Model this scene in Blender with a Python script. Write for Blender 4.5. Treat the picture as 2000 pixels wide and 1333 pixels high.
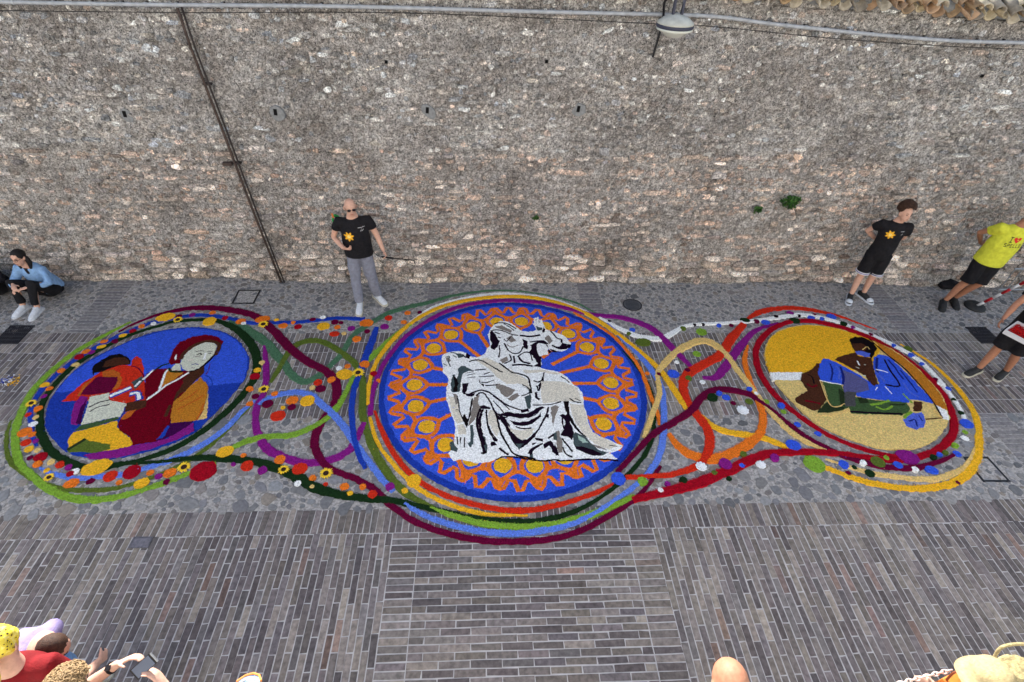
import bpy, bmesh, math, random
import numpy as np
from mathutils import Vector, Matrix
from mathutils.geometry import tessellate_polygon
from mathutils.bvhtree import BVHTree

for o in list(bpy.data.objects): bpy.data.objects.remove(o, do_unlink=True)
scene = bpy.context.scene
COL = scene.collection
rng = np.random.default_rng(7); random.seed(7)
PI = math.pi

# ------------------------------------------------------------------ camera
FPX, PITCH, YAW, ROLL, CAMH = 1046.34, 0.733008, 0.066564, -0.043648, 5.25
WY = 7.30                                   # face of the stone wall
def cam_axes():
    cp, sp = math.cos(PITCH), math.sin(PITCH)
    f0 = np.array([0, cp, -sp]); r0 = np.array([1., 0, 0]); d0 = np.cross(f0, r0)
    cy, sy = math.cos(YAW), math.sin(YAW)
    Zm = np.array([[cy, sy, 0], [-sy, cy, 0], [0, 0, 1]])
    f, r, d = Zm@f0, Zm@r0, Zm@d0
    cr, sr = math.cos(ROLL), math.sin(ROLL)
    return cr*r+sr*d, -sr*r+cr*d, f
CR, CD, CF = cam_axes()
cam = bpy.data.cameras.new('camera'); co = bpy.data.objects.new('camera', cam); COL.objects.link(co)
cam.sensor_width = 36; cam.sensor_fit = 'HORIZONTAL'; cam.lens = 36*FPX/2000
cam.clip_start = .05; cam.clip_end = 600
M = Matrix.Identity(4)
for i in range(3):
    M[i][0] = CR[i]; M[i][1] = -CD[i]; M[i][2] = -CF[i]
M[2][3] = CAMH
co.matrix_world = M
scene.camera = co
scene.render.resolution_x, scene.render.resolution_y = 1024, 682

# ------------------------------------------------------------------ light
SUN_AZ, SUN_EL = math.radians(-20), math.radians(29.5)     # behind the wall, a little to the left
w = bpy.data.worlds.new('World'); scene.world = w; w.use_nodes = True
nt = w.node_tree
sky = nt.nodes.new('ShaderNodeTexSky'); sky.sky_type = 'NISHITA'; sky.sun_disc = False
sky.sun_elevation = SUN_EL; sky.sun_rotation = SUN_AZ; sky.dust_density = 2.0; sky.air_density = 1.0
bg = nt.nodes['Background']; bg.inputs[1].default_value = .13
nt.links.new(sky.outputs[0], bg.inputs[0])
sl = bpy.data.lights.new('sun', 'SUN'); sl.energy = 5.0; sl.angle = math.radians(.55); sl.color = (1, .96, .91)
so = bpy.data.objects.new('sun', sl); COL.objects.link(so)
sd = Vector((math.sin(SUN_AZ)*math.cos(SUN_EL), math.cos(SUN_AZ)*math.cos(SUN_EL), math.sin(SUN_EL)))
so.rotation_euler = sd.to_track_quat('Z', 'Y').to_euler(); so.location = (0, 20, 20)
scene.view_settings.view_transform = 'Standard'; scene.view_settings.look = 'None'
scene.view_settings.gamma = 1; scene.view_settings.exposure = 1.38
scene.view_settings.use_curve_mapping = False

# ------------------------------------------------------------------ helpers
def ray(px, py):
    return (px-1000)/FPX*CR + (py-666.5)/FPX*CD + CF
def G(px, py, z=0.0):
    d = ray(px, py); t = (z-CAMH)/d[2]; return np.array([d[0]*t, d[1]*t, z])
def W(px, py, y=WY):
    d = ray(px, py); t = y/d[1]; return np.array([d[0]*t, y, CAMH+d[2]*t])
def lin(c):
    return tuple(((v/255)/12.92 if v/255 <= .04045 else ((v/255+.055)/1.055)**2.4) for v in c)

MATS = {}
def mat(name, rgb, rough=.8, scale=20, amt=.25, bump=0, bscale=60, spec=.3, attr=None, objcol=False, detail=4, metal=0, dist=.01):
    """procedural surface: base colour (sRGB), noise mottling, optional colour attribute, bump"""
    if name in MATS: return MATS[name]
    m = bpy.data.materials.new(name); m.use_nodes = True; n = m.node_tree.nodes; l = m.node_tree.links
    b = n['Principled BSDF']; b.inputs['Roughness'].default_value = rough; b.inputs['Specular IOR Level'].default_value = spec
    b.inputs['Metallic'].default_value = metal
    tc = n.new('ShaderNodeTexCoord')
    if attr:
        a = n.new('ShaderNodeAttribute'); a.attribute_name = attr; src = a.outputs['Color']
    elif objcol:
        a = n.new('ShaderNodeObjectInfo'); src = a.outputs['Color']
    else:
        a = n.new('ShaderNodeRGB'); a.outputs[0].default_value = (*lin(rgb), 1); src = a.outputs[0]
    geo = n.new('ShaderNodeNewGeometry')
    nz = n.new('ShaderNodeTexNoise'); nz.inputs['Scale'].default_value = scale; nz.inputs['Detail'].default_value = detail
    l.new(geo.outputs['Position'], nz.inputs['Vector'])
    mr = n.new('ShaderNodeMapRange'); mr.inputs['From Min'].default_value = .3; mr.inputs['From Max'].default_value = .7
    mr.inputs['To Min'].default_value = 1-amt; mr.inputs['To Max'].default_value = 1+amt
    l.new(nz.outputs['Fac'], mr.inputs['Value'])
    mx = n.new('ShaderNodeVectorMath'); mx.operation = 'MULTIPLY'
    l.new(src, mx.inputs[0]); l.new(mr.outputs[0], mx.inputs[1])
    l.new(mx.outputs[0], b.inputs['Base Color'])
    if bump:
        nb = n.new('ShaderNodeTexNoise'); nb.inputs['Scale'].default_value = bscale; nb.inputs['Detail'].default_value = 5
        l.new(geo.outputs['Position'], nb.inputs['Vector'])
        bp = n.new('ShaderNodeBump'); bp.inputs['Strength'].default_value = bump; bp.inputs['Distance'].default_value = dist
        l.new(nb.outputs['Fac'], bp.inputs['Height']); l.new(bp.outputs[0], b.inputs['Normal'])
    MATS[name] = m
    return m

def tag(o, label=None, cat=None, group=None, kind=None):
    if label: o['label'] = label
    if cat: o['category'] = cat
    if group: o['group'] = group
    if kind: o['kind'] = kind
    return o
def empty(name, loc=(0, 0, 0)):
    o = bpy.data.objects.new(name, None); COL.objects.link(o); o.location = loc; o.empty_display_size = .1; return o
def link(name, me, m=None, parent=None, smooth=False):
    o = bpy.data.objects.new(name, me); COL.objects.link(o)
    if m is not None and not me.materials: me.materials.append(m)
    if parent is not None:
        o.parent = parent
        o.matrix_parent_inverse = Matrix.Translation(-parent.location) if parent.parent is None else Matrix.Identity(4)
    if smooth: me.polygons.foreach_set('use_smooth', [True]*len(me.polygons))
    return o
class MB:
    """collects verts and faces (world space), with an optional colour per face"""
    def __init__(s): s.v = []; s.f = []; s.c = []; s.n = 0
    def add(s, v, f, c=None):
        v = np.asarray(v, float); s.v.append(v); k = s.n
        s.f += [tuple(i+k for i in q) for q in f]; s.n += len(v)
        if c is not None: s.c += [c]*len(f)
    def box(s, c, d, rot=None, col=None, bev=0):
        x, y, z = np.array(d)/2
        if bev:
            b = bev
            vs = [];
            for sz, ins in ((-1, 0), (1, 0), (1, 1)):
                zz = sz*z if not (sz == 1 and not ins) else z-b
                i = b if ins else 0
                vs += [(-x+i, -y+i, zz), (x-i, -y+i, zz), (x-i, y-i, zz), (-x+i, y-i, zz)]
            f = [(3, 2, 1, 0)]+[(a, (a+1) % 4, 4+(a+1) % 4, 4+a) for a in range(4)]+[(4+a, 4+(a+1) % 4, 8+(a+1) % 4, 8+a) for a in range(4)]+[(8, 9, 10, 11)]
        else:
            vs = [(sx*x, sy*y, sz*z) for sz in (-1, 1) for sx, sy in ((-1, -1), (1, -1), (1, 1), (-1, 1))]
            f = [(3, 2, 1, 0), (4, 5, 6, 7)]+[(a, (a+1) % 4, 4+(a+1) % 4, 4+a) for a in range(4)]
        vs = np.array(vs)
        if rot is not None: vs = vs@np.array(rot).T
        s.add(vs+np.array(c), f, col); return s
    def tube(s, pts, rad, seg=8, cap=True, side=None, col=None):
        pts = np.array(pts, float); n = len(pts)
        if np.isscalar(rad) or isinstance(rad, tuple): rad = [rad]*n
        t = np.gradient(pts, axis=0); t /= np.linalg.norm(t, axis=1)[:, None]+1e-12
        u0 = np.array(side, float) if side is not None else (np.array([0, 0, 1.]) if abs(t[0][2]) < .9 else np.array([1., 0, 0]))
        vs = []
        for i in range(n):
            u = u0-t[i]*np.dot(u0, t[i]); u /= np.linalg.norm(u)+1e-12
            if side is None: u0 = u
            v = np.cross(t[i], u)
            r = rad[i]; a, b = (r if isinstance(r, (tuple, list)) else (r, r))
            for k in range(seg):
                q = 2*PI*k/seg
                vs.append(pts[i]+u*a*math.cos(q)+v*b*math.sin(q))
        f = [(i*seg+k, i*seg+(k+1) % seg, (i+1)*seg+(k+1) % seg, (i+1)*seg+k) for i in range(n-1) for k in range(seg)]
        if cap: f += [tuple(range(seg))[::-1], tuple((n-1)*seg+k for k in range(seg))]
        s.add(vs, f, col); return s
    def ell(s, c, r, rot=None, seg=14, rings=9, col=None):
        r = np.array([r, r, r] if np.isscalar(r) else r, float)
        vs = [(0, 0, 1)]
        for i in range(1, rings):
            a = PI*i/rings
            vs += [(math.sin(a)*math.cos(2*PI*k/seg), math.sin(a)*math.sin(2*PI*k/seg), math.cos(a)) for k in range(seg)]
        vs.append((0, 0, -1)); vs = np.array(vs)*r
        if rot is not None: vs = vs@np.array(rot).T
        f = [(0, 1+k, 1+(k+1) % seg) for k in range(seg)]
        for i in range(rings-2):
            a = 1+i*seg
            f += [(a+k, a+seg+k, a+seg+(k+1) % seg, a+(k+1) % seg) for k in range(seg)]
        a = 1+(rings-2)*seg; e = len(vs)-1
        f += [(a+k, e, a+(k+1) % seg) for k in range(seg)]
        s.add(vs+np.array(c), f, col); return s
    def lathe(s, c, prof, seg=24, axis='Z', col=None):
        vs = [];
        for r, z in prof:
            vs += [(r*math.cos(2*PI*k/seg), r*math.sin(2*PI*k/seg), z) for k in range(seg)]
        vs = np.array(vs)
        if axis == 'Y': vs = vs[:, [0, 2, 1]]*np.array([1, -1, 1])
        f = [(i*seg+k, i*seg+(k+1) % seg, (i+1)*seg+(k+1) % seg, (i+1)*seg+k) for i in range(len(prof)-1) for k in range(seg)]
        f += [tuple(range(seg))[::-1], tuple((len(prof)-1)*seg+k for k in range(seg))]
        s.add(vs+np.array(c), f, col); return s
    def mesh(s, name='m'):
        me = bpy.data.meshes.new(name)
        v = np.concatenate(s.v) if s.v else np.zeros((0, 3))
        me.from_pydata(v.tolist(), [], s.f); 
        if s.c and len(s.c) == len(s.f): set_col(me, s.c)
        me.update(); return me
    def build(s, name, m, parent=None, smooth=False): return link(name, s.mesh(name), m, parent, smooth)
def set_col(me, cols):
    at = me.attributes.new('col', 'FLOAT_COLOR', 'FACE')
    c = np.ones((len(cols), 4), np.float32); c[:, :3] = np.array(cols)[:, :3]
    at.data.foreach_set('color', c.ravel())
def rotz(a): c, s_ = math.cos(a), math.sin(a); return np.array([[c, -s_, 0], [s_, c, 0], [0, 0, 1.]])
def rotx(a): c, s_ = math.cos(a), math.sin(a); return np.array([[1., 0, 0], [0, c, -s_], [0, s_, c]])
def roty(a): c, s_ = math.cos(a), math.sin(a); return np.array([[c, 0, s_], [0, 1., 0], [-s_, 0, c]])
def big_quads(V, cols=None):
    """mesh of n independent quads from an (n,4,3) array, fast"""
    n = len(V); me = bpy.data.meshes.new('q')
    me.vertices.add(n*4); me.vertices.foreach_set('co', V.reshape(-1).astype(np.float32))
    me.loops.add(n*4); me.loops.foreach_set('vertex_index', np.arange(n*4, dtype=np.int32))
    me.polygons.add(n); me.polygons.foreach_set('loop_start', np.arange(0, n*4, 4, dtype=np.int32))
    me.update(calc_edges=True)
    if cols is not None:
        at = me.attributes.new('col', 'FLOAT_COLOR', 'FACE'); c = np.ones((n, 4), np.float32); c[:, :3] = cols
        at.data.foreach_set('color', c.ravel())
    return me
# ================================================================== the setting
def sheet(name, x0, x1, y0, y1, z, m, nx=1, ny=1):
    mb = MB(); xs = np.linspace(x0, x1, nx+1); ys = np.linspace(y0, y1, ny+1)
    v = [(x, y, z) for y in ys for x in xs]
    f = [(j*(nx+1)+i, j*(nx+1)+i+1, (j+1)*(nx+1)+i+1, (j+1)*(nx+1)+i) for j in range(ny) for i in range(nx)]
    mb.add(v, f); return mb.build(name, m)
m_ground = mat('street_stone', (128, 126, 124), .95, 3, .2, .3, 30)
m_mortar = mat('paving_mortar', (180, 178, 178), .95, 9, .16, .5, 160, dist=.004)
m_brick = mat('paving_brick', (110, 105, 110), .85, 22, .34, .6, 120, objcol=True, dist=.004)
m_brickj = mat('paving_brick_far', (110, 105, 110), .85, 22, .34, .6, 120, attr='col', dist=.004)
m_cobmort = mat('cobble_mortar', (156, 153, 150), .95, 34, .5, .8, 90, dist=.006, detail=8)
m_stone = mat('cobble_stone', (120, 120, 120), .8, 30, .22, .5, 110, attr='col', dist=.005, detail=6)

tag(sheet('ground', -150, 150, -150, 150, -.05, m_ground), kind='structure')

BR = [(96, 93, 101), (104, 99, 107), (112, 107, 112), (120, 116, 117), (132, 127, 124), (146, 141, 134), (98, 92, 98), (88, 86, 96),
      (126, 104, 100), (138, 112, 104), (106, 106, 112), (118, 112, 110)]
BRW = np.array([13, 14, 14, 12, 9, 6, 10, 9, .9, .35, 11, 9], float); BRW /= BRW.sum()
def brick_col(x, y):
    c = np.array(BR[rng.choice(len(BR), p=BRW)], float)*.68+np.array((118, 111, 108))*.34
    # worn, chalkier bricks in the trodden middle of the street
    wob = math.sin(x*2.3+y*1.7)+math.sin(x*.9-y*3.1+1)+rng.normal(0, .8)
    t = max(0, min(1, (wob-.4)*.45))*.55
    if x > 1.6: t = min(.75, t*1.5+.08)
    c = c*(1-t)+np.array((150, 145, 138))*t
    c *= rng.uniform(.76, 1.08)*np.array((1.02, 1, .97))
    if x > 1.6 and rng.random() < .035: c *= np.array((1.07, .97, .94))
    return lin(np.clip(c, 0, 255))
BL, BW, BJ = .280, .0672, .0095        # brick length and width with joint, joint
_bm = {}
def brick_mesh(l, wd, var):
    k = (round(l, 3), round(wd, 3), var)
    if k in _bm: return _bm[k]
    r = np.random.default_rng(abs(hash(k)) % 99991)
    mb = MB(); mb.box((0, 0, -.02), (l, wd, .04), bev=.0035)
    v = mb.v[0]; v[:, :2] += r.normal(0, .0022, (len(v), 2)); v[8:, 2] += r.normal(0, .0007, 4)
    me = mb.mesh('brick'); me.materials.append(m_brick); _bm[k] = me
    return me
def lay(name, bricks, label_mortar, cam_pts=True, nparts=300, zone=None):
    """bricks: (x, y, angle, length, width). The ones that show largest become parts, the rest one joined part"""
    base = sheet(name, *zone, -.004, m_mortar); tag(base, kind='structure')
    def vis(b):
        p = np.array([b[0], b[1], 0])-np.array([0, 0, CAMH]); zc = p@CF
        if zc < .1: return 0
        px, py = 1000+FPX*(p@CR)/zc, 666.5+FPX*(p@CD)/zc
        if not(-15 < px < 2015 and -10 < py < 1345): return 0
        return 1/zc
    bricks = sorted(bricks, key=lambda b: -vis(b))
    mb = MB()
    for i, (x, y, a, l, wd) in enumerate(bricks):
        c = brick_col(x, y); z = float(np.clip(rng.normal(0, .0012), -.002, .002))
        if i < nparts and vis((x, y, a, l, wd)) > 0:
            o = bpy.data.objects.new('brick', brick_mesh(l-BJ, wd-BJ, i % 6)); COL.objects.link(o)
            o.location = (x, y, z); o.rotation_euler = (rng.normal(0, .004), rng.normal(0, .002), a+rng.normal(0, .006)); o.color = (*c, 1)
            o.parent = base
        else:
            mb.box((x, y, -.02+z), (l-BJ, wd-BJ, .04), rotz(a+rng.normal(0, .006)), c, bev=.0035)
    if mb.n: tag(mb.build('brick_field', m_brickj, base), kind='stuff')
    return base
def running(x0, x1, y0, y1, along):
    """running bond; along 'y' = bricks point at the wall"""
    out = []
    if along == 'y':
        nx = int(round((x1-x0)/BW)); bw = (x1-x0)/nx
        for i in range(nx):
            y = y1-(BL/2 if i % 2 else 0)-rng.uniform(-.012, .012)
            if i % 2: out.append((x0+(i+.5)*bw, y1-BL/4, PI/2, BL/2, bw))
            while y-BL > y0-.15:
                out.append((x0+(i+.5)*bw, y-BL/2, PI/2, BL, bw)); y -= BL
    else:
        ny = int(round((y1-y0)/BW)); bh = (y1-y0)/ny
        for j in range(ny):
            x = x0+(BL/2 if j % 2 else 0)
            yy = y1-(j+.5)*bh
            if j % 2: out.append((x0+BL/4, yy, 0, BL/2, bh))
            while x+BL < x1+.01:
                out.append((x+BL/2, yy, 0, BL, bh)); x += BL
            if x1-x > .05: out.append(((x+x1)/2, yy, 0, x1-x, bh))
    return out
def soldier(x0, x1, y0, y1):
    n = int(round((x1-x0)/BW)); b = (x1-x0)/n
    return [(x0+(i+.5)*b, (y0+y1)/2, PI/2, y1-y0, b) for i in range(n)]
def stack(x0, x1, y0, y1):
    n = int(round((y1-y0)/BW)); b = (y1-y0)/n
    return [((x0+x1)/2, y1-(i+.5)*b, 0, x1-x0, b) for i in range(n)]
Y1, Y2, Y4, Y5, Y6, Y7 = 3.122, 2.842, 6.005, 5.585, 4.872, 4.382
XL0, XL1, XR1, XR0 = -.965, -.695, 1.508, 1.775
YB = .55
lay('brick_panel', running(XL1, XR1, YB, Y2, 'x')+stack(XL0, XL1, YB, Y2)+stack(XR1, XR0, YB, Y2), '', nparts=295, zone=(XL0, XR0, YB, Y2))
lay('brick_lane_west', running(XL0-BW*112, XL0, YB, Y2, 'y'), '', nparts=300, zone=(XL0-BW*112, XL0, YB, Y2))
lay('brick_lane_east', running(XR0, XR0+BW*112, YB, Y2, 'y'), '', nparts=300, zone=(XR0, XR0+BW*112, YB, Y2))
lay('brick_edge_course', soldier(-9, 9.8, Y2, Y1), '', nparts=200, zone=(-9, 9.8, Y2, Y1))
lay('brick_centre_strip', running(-9.2, 10.2, Y6, Y5, 'y')+soldier(-9.2, 10.2, Y7, (Y6+Y7)/2)+soldier(-9.2, 10.2, (Y6+Y7)/2, Y6)
    + soldier(-9.2, 10.2, Y5, (Y5+Y4)/2)+soldier(-9.2, 10.2, (Y5+Y4)/2, Y4), '', nparts=300, zone=(-9.2, 10.2, Y7, Y4))

def pebble(mb, c, rx, ry, h, ang, col, n=8, up='z', flat=.72, rough_=.13, ex_=2.6):
    """irregular low stone: a ring in the mortar, a smaller ring on top"""
    r = 1+rng.normal(0, rough_, n); q = 2*PI*(np.arange(n)+rng.uniform(-.25, .25, n))/n
    ca, sa = np.cos(q), np.sin(q)
    # squarish super-ellipse outline
    k = (np.abs(ca)**ex_+np.abs(sa)**ex_)**(-1/ex_)
    x, y = ca*k*r*rx, sa*k*r*ry
    X, Y = x*math.cos(ang)-y*math.sin(ang), x*math.sin(ang)+y*math.cos(ang)
    fl = flat+rng.uniform(-.08, .08)
    tilt = rng.normal(0, .12, 2)*h
    a = np.stack([X, Y, np.full(n, -.03)], 1); m_ = np.stack([X*.97, Y*.97, np.full(n, h*.45)], 1)
    b = np.stack([X*fl, Y*fl, h+(X*tilt[0]/max(rx, .01)+Y*tilt[1]/max(ry, .01))+rng.normal(0, h*.1, n)], 1)
    v = np.concatenate([a, m_, b])
    if up == '-y': v = np.stack([v[:, 0], -v[:, 2], v[:, 1]], 1)
    f = [(i, (i+1) % n, n+(i+1) % n, n+i) for i in range(n)]+[(n+i, n+(i+1) % n, 2*n+(i+1) % n, 2*n+i) for i in range(n)]+[tuple(range(2*n, 3*n))]
    mb.add(v+np.array(c), f, col)
def scatter(x0, x1, y0, y1, sizes, tries, gap=1.0, avoid=None):
    """dart throwing with a cell grid: returns (x, y, r)"""
    cell = .12; grid = {}; out = []
    for s, cnt in sizes:
        for _ in range(cnt):
            r = s*rng.uniform(.75, 1.3); x = rng.uniform(x0, x1); y = rng.uniform(y0, y1)
            if avoid and avoid(x, y): continue
            ok = True; n = int(math.ceil((r+.16)/cell)); cx, cy = int(x//cell), int(y//cell)
            for i in range(cx-n, cx+n+1):
                for j in range(cy-n, cy+n+1):
                    for (a, b, q) in grid.get((i, j), ()):
                        if (a-x)**2+(b-y)**2 < (gap*(q+r))**2: ok = False; break
                    if not ok: break
                if not ok: break
            if ok: grid.setdefault((cx, cy), []).append((x, y, r)); out.append((x, y, r))
    return out
CB = [tuple(0.62*v+.38*142 for v in q) for q in [(112, 114, 118), (124, 125, 127), (98, 100, 104), (134, 132, 130), (122, 114, 110), (140, 138, 138), (82, 84, 88), (132, 120, 106), (118, 122, 126), (106, 106, 112)]]
bands_wall = [(-5.99, -5.62), (-.93, -.58), (1.52, 1.87), (6.40, 6.78)]
bands_street = [(6.50, 6.86), (-6.2, -5.85)]
def cobbles(name, x0, x1, y0, y1, sizes, bands, gap, bandjoin):
    base = sheet(name, x0, x1, y0, y1, -.003, m_cobmort); tag(base, kind='structure')
    av = lambda x, y: any(a-.02 < x < b+.02 for a, b in bands)
    pts = scatter(x0, x1, y0, y1, sizes, 0, gap, av)
    def key(p):
        v = np.array([p[0], p[1], -CAMH]); zc = v@CF
        px = 1000+FPX*(v@CR)/zc
        return -p[2]/zc if -20 < px < 2020 else 0
    pts.sort(key=key); mb = MB()
    for i, (x, y, r) in enumerate(pts):
        c = np.array(CB[rng.integers(len(CB))])*rng.uniform(.86, 1.08); c = lin(np.clip(c, 0, 255))
        e = rng.uniform(.72, 1.0)
        one = MB() if (i < 300 and key((x, y, r)) < 0) else mb
        pebble(one, (x, y, 0), r*1.05, r*e*.95, .002+r*.03, rng.uniform(0, PI), c, 9, flat=.8)
        if one is not mb: one.build('cobble', m_stone, base)
    tag(mb.build('cobble_field', m_stone, base), kind='stuff')
    for a, b in bands:                                    # brick bands that cross the cobbles
        n = int((y1-y0)/BW)
        for j in range(n):
            o = bpy.data.objects.new('brick', brick_mesh(b-a-BJ, BW-BJ, j % 6)); COL.objects.link(o); o.parent = base
            o.location = ((a+b)/2, y0+(j+.5)*(y1-y0)/n, .002); o.color = (*[v*.4+g_*.6 for v, g_ in zip(brick_col(a, y0+j*BW), lin((128, 128, 132)))], 1)
    return base
cobbles('cobble_strip_street', -9, 9.8, Y1, Y7, [(.085, 260), (.06, 900), (.042, 4200), (.028, 9000)], bands_street, .93, 0)
cobbles('cobble_strip_wall', -9.6, 10.8, Y4, WY+.25, [(.05, 500), (.036, 4200), (.026, 12000)], bands_wall, .95, 0)

# ------------------------------------------------------------------ stone wall
WX0, WX1 = -10.2, 11.6
_t1, _t2 = W(1650, 8, WY-.12), W(2000, 36, WY-.12)
def wall_top(x): return min(4.42, float(_t1[2]+(x-_t1[0])*(_t2[2]-_t1[2])/(_t2[0]-_t1[0])))
m_wall = bpy.data.materials.new('rubble_wall'); m_wall.use_nodes = True
def wall_material(m):
    n = m.node_tree.nodes; l = m.node_tree.links; b = n['Principled BSDF']; b.inputs['Roughness'].default_value = .95; b.inputs['Specular IOR Level'].default_value = .15
    geo = n.new('ShaderNodeNewGeometry')
    def noise(scale, detail=6, rough=.6, sy=1):
        t = n.new('ShaderNodeTexNoise'); t.inputs['Scale'].default_value = scale; t.inputs['Detail'].default_value = detail; t.inputs['Roughness'].default_value = rough
        l.new(geo.outputs['Position'], t.inputs['Vector']); return t.outputs['Fac']
    def ramp(fac, stops):
        r = n.new('ShaderNodeValToRGB'); e = r.color_ramp.elements
        e[0].position, e[0].color = stops[0][0], (*lin(stops[0][1]), 1); e[1].position, e[1].color = stops[-1][0], (*lin(stops[-1][1]), 1)
        for p, c in stops[1:-1]:
            x = e.new(p); x.color = (*lin(c), 1)
        l.new(fac, r.inputs[0]); return r.outputs[0]
    def mix(a, c, fac, mode='MIX'):
        x = n.new('ShaderNodeMix'); x.data_type = 'RGBA'; x.blend_type = mode
        if hasattr(fac, 'node'): l.new(fac, x.inputs[0])
        else: x.inputs[0].default_value = fac
        l.new(a, x.inputs[6]); l.new(c, x.inputs[7]); return x.outputs[2]
    c1 = ramp(noise(9, 8, .7), [(.3, (116, 113, 109)), (.5, (160, 157, 152)), (.7, (196, 193, 188))])
    c2 = ramp(noise(48, 5, .75), [(.36, (74, 70, 68)), (.47, (160, 155, 149)), (.60, (212, 208, 201))])
    c = mix(c1, c2, .6)
    # dark lichen specks
    f = n.new('ShaderNodeMapRange'); f.inputs['From Min'].default_value = .56; f.inputs['From Max'].default_value = .66; l.new(noise(70, 3, .5), f.inputs['Value'])
    k = n.new('ShaderNodeRGB'); k.outputs[0].default_value = (*lin((46, 44, 44)), 1)
    c = mix(c, k.outputs[0], f.outputs[0])
    t = ramp(noise(1.1, 3, .5), [(.35, (206, 202, 200)), (.65, (255, 255, 255))])
    c = mix(c, t, .8, 'MULTIPLY')
    l.new(c, b.inputs['Base Color'])
    bp = n.new('ShaderNodeBump'); bp.inputs['Strength'].default_value = 1; bp.inputs['Distance'].default_value = .03; l.new(noise(38, 8, .7), bp.inputs['Height'])
    l.new(bp.outputs[0], b.inputs['Normal'])
wall_material(m_wall)
def weather(m):
    """lichen blotches, bedding streaks and broad damp tones over whatever colour the surface has"""
    n = m.node_tree.nodes; l = m.node_tree.links; b = n['Principled BSDF']; src = b.inputs['Base Color'].links[0].from_socket
    geo = n.new('ShaderNodeNewGeometry')
    for sc_v, det, rgh, lo, hi, a, c in (((15, 15, 15), 6, .75, .36, .64, .58, 1.42), ((3.2, 3.2, 17), 5, .65, .34, .62, .84, 1.18), ((30, 30, 34), 3, .6, .36, .60, .74, 1.28), ((.8, .8, .9), 3, .5, .35, .65, .92, 1.14)):
        vm = n.new('ShaderNodeVectorMath'); vm.operation = 'MULTIPLY'; vm.inputs[1].default_value = sc_v; l.new(geo.outputs['Position'], vm.inputs[0])
        t = n.new('ShaderNodeTexNoise'); t.inputs['Scale'].default_value = 1; t.inputs['Detail'].default_value = det; t.inputs['Roughness'].default_value = rgh; l.new(vm.outputs[0], t.inputs['Vector'])
        r = n.new('ShaderNodeMapRange'); r.inputs['From Min'].default_value = lo; r.inputs['From Max'].default_value = hi; r.inputs['To Min'].default_value = a; r.inputs['To Max'].default_value = c; l.new(t.outputs['Fac'], r.inputs['Value'])
        x = n.new('ShaderNodeVectorMath'); x.operation = 'MULTIPLY'; l.new(src, x.inputs[0]); l.new(r.outputs[0], x.inputs[1]); src = x.outputs[0]
    l.new(src, b.inputs['Base Color'])
weather(m_wall)
m_wstone = mat('wall_stone', (150, 145, 140), .9, 60, .55, 1, 70, attr='col', dist=.02, detail=6)
weather(m_wstone)
wall = empty('stone_wall', (0, WY+.2, 0))
tag(wall, 'high rubble stone wall of weathered grey stones and rough mortar along the street', 'wall')
# relief: sum of random sines is cheap and smooth
def relief(X, Z, ks):
    o = np.zeros_like(X)
    for fx, fz, ph, a in ks: o += a*np.sin(fx*X+fz*Z+ph)
    return o
ks = [(rng.normal(0, s), rng.normal(0, s), rng.uniform(0, 6), a) for s, a, k in ((1.2, .012, 8), (7, .005, 14), (24, .0035, 26)) for _ in range(k)]
xs = np.arange(WX0, WX1+.001, .045); zs = np.linspace(-.06, 1, 95)
X, T = np.meshgrid(xs, zs); TOP = np.vectorize(wall_top)(X); Z = np.where(T < 0, T, T*TOP)
base_out = np.clip(.35-Z, 0, .35)*.10*(1+np.sin(X*.8+1)+.6*np.sin(X*2.1))       # uneven foot
Yw = WY-relief(X, Z, ks)-rng.normal(0, .004, X.shape)-base_out*.6
holes = [W(245, 222), W(540, 217), W(835, 214), W(1130, 214), W(755, 120), W(1068, 122), W(1921, 150)]
V = np.stack([X, Yw, Z], -1).reshape(-1, 3); nx = len(xs); nz = len(zs)
F = [(j*nx+i, j*nx+i+1, (j+1)*nx+i+1, (j+1)*nx+i) for j in range(nz-1) for i in range(nx-1)]
k = len(V)
mb = MB(); mb.add(V, F)
bx = [(WX0, WY+.45, -.05), (WX1, WY+.45, -.05), (WX1, WY+.45, wall_top(WX1)), (WX0, WY+.45, wall_top(WX0)), (WX0, WY, -.05), (WX1, WY, -.05), (WX1, WY, wall_top(WX1)), (WX0, WY, wall_top(WX0))]
mb.add(bx, [(1, 0, 3, 2), (4, 7, 3, 0), (5, 1, 2, 6), (7, 6, 2, 3)])
mb.build('mortar_face', m_wall, wall)
def wall_y(x, z):
    return WY-relief(np.array([[x]]), np.array([[z]]), ks)[0, 0]-max(0, min(.35, .35-z))*.06*(1+math.sin(x*.8+1)+.6*math.sin(x*2.1))
WS = [(150, 146, 141), (168, 163, 156), (132, 128, 125), (116, 113, 112), (182, 178, 172), (158, 144, 134), (166, 146, 136), (140, 140, 146), (174, 162, 146), (98, 95, 95), (150, 138, 128)]
WSW = np.array([18, 13, 17, 13, 6, 9, 5, 8, 6, 9, 10], float); WSW /= WSW.sum()
def blocked(x, z):
    return any(abs(x-h[0]) < .13 and abs(z-h[2]) < .16 for h in holes[:4]) or any(abs(x-h[0]) < .05 and abs(z-h[2]) < .05 for h in holes[4:])
st = []
def smear(x, z): return math.sin(x*1.7+1.3*math.sin(z*2.1)+.4)+math.sin(z*3.1+x*.8+2)+.8*math.sin(x*4.3-z*2.7)
z = 0.0; row = 0
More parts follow.
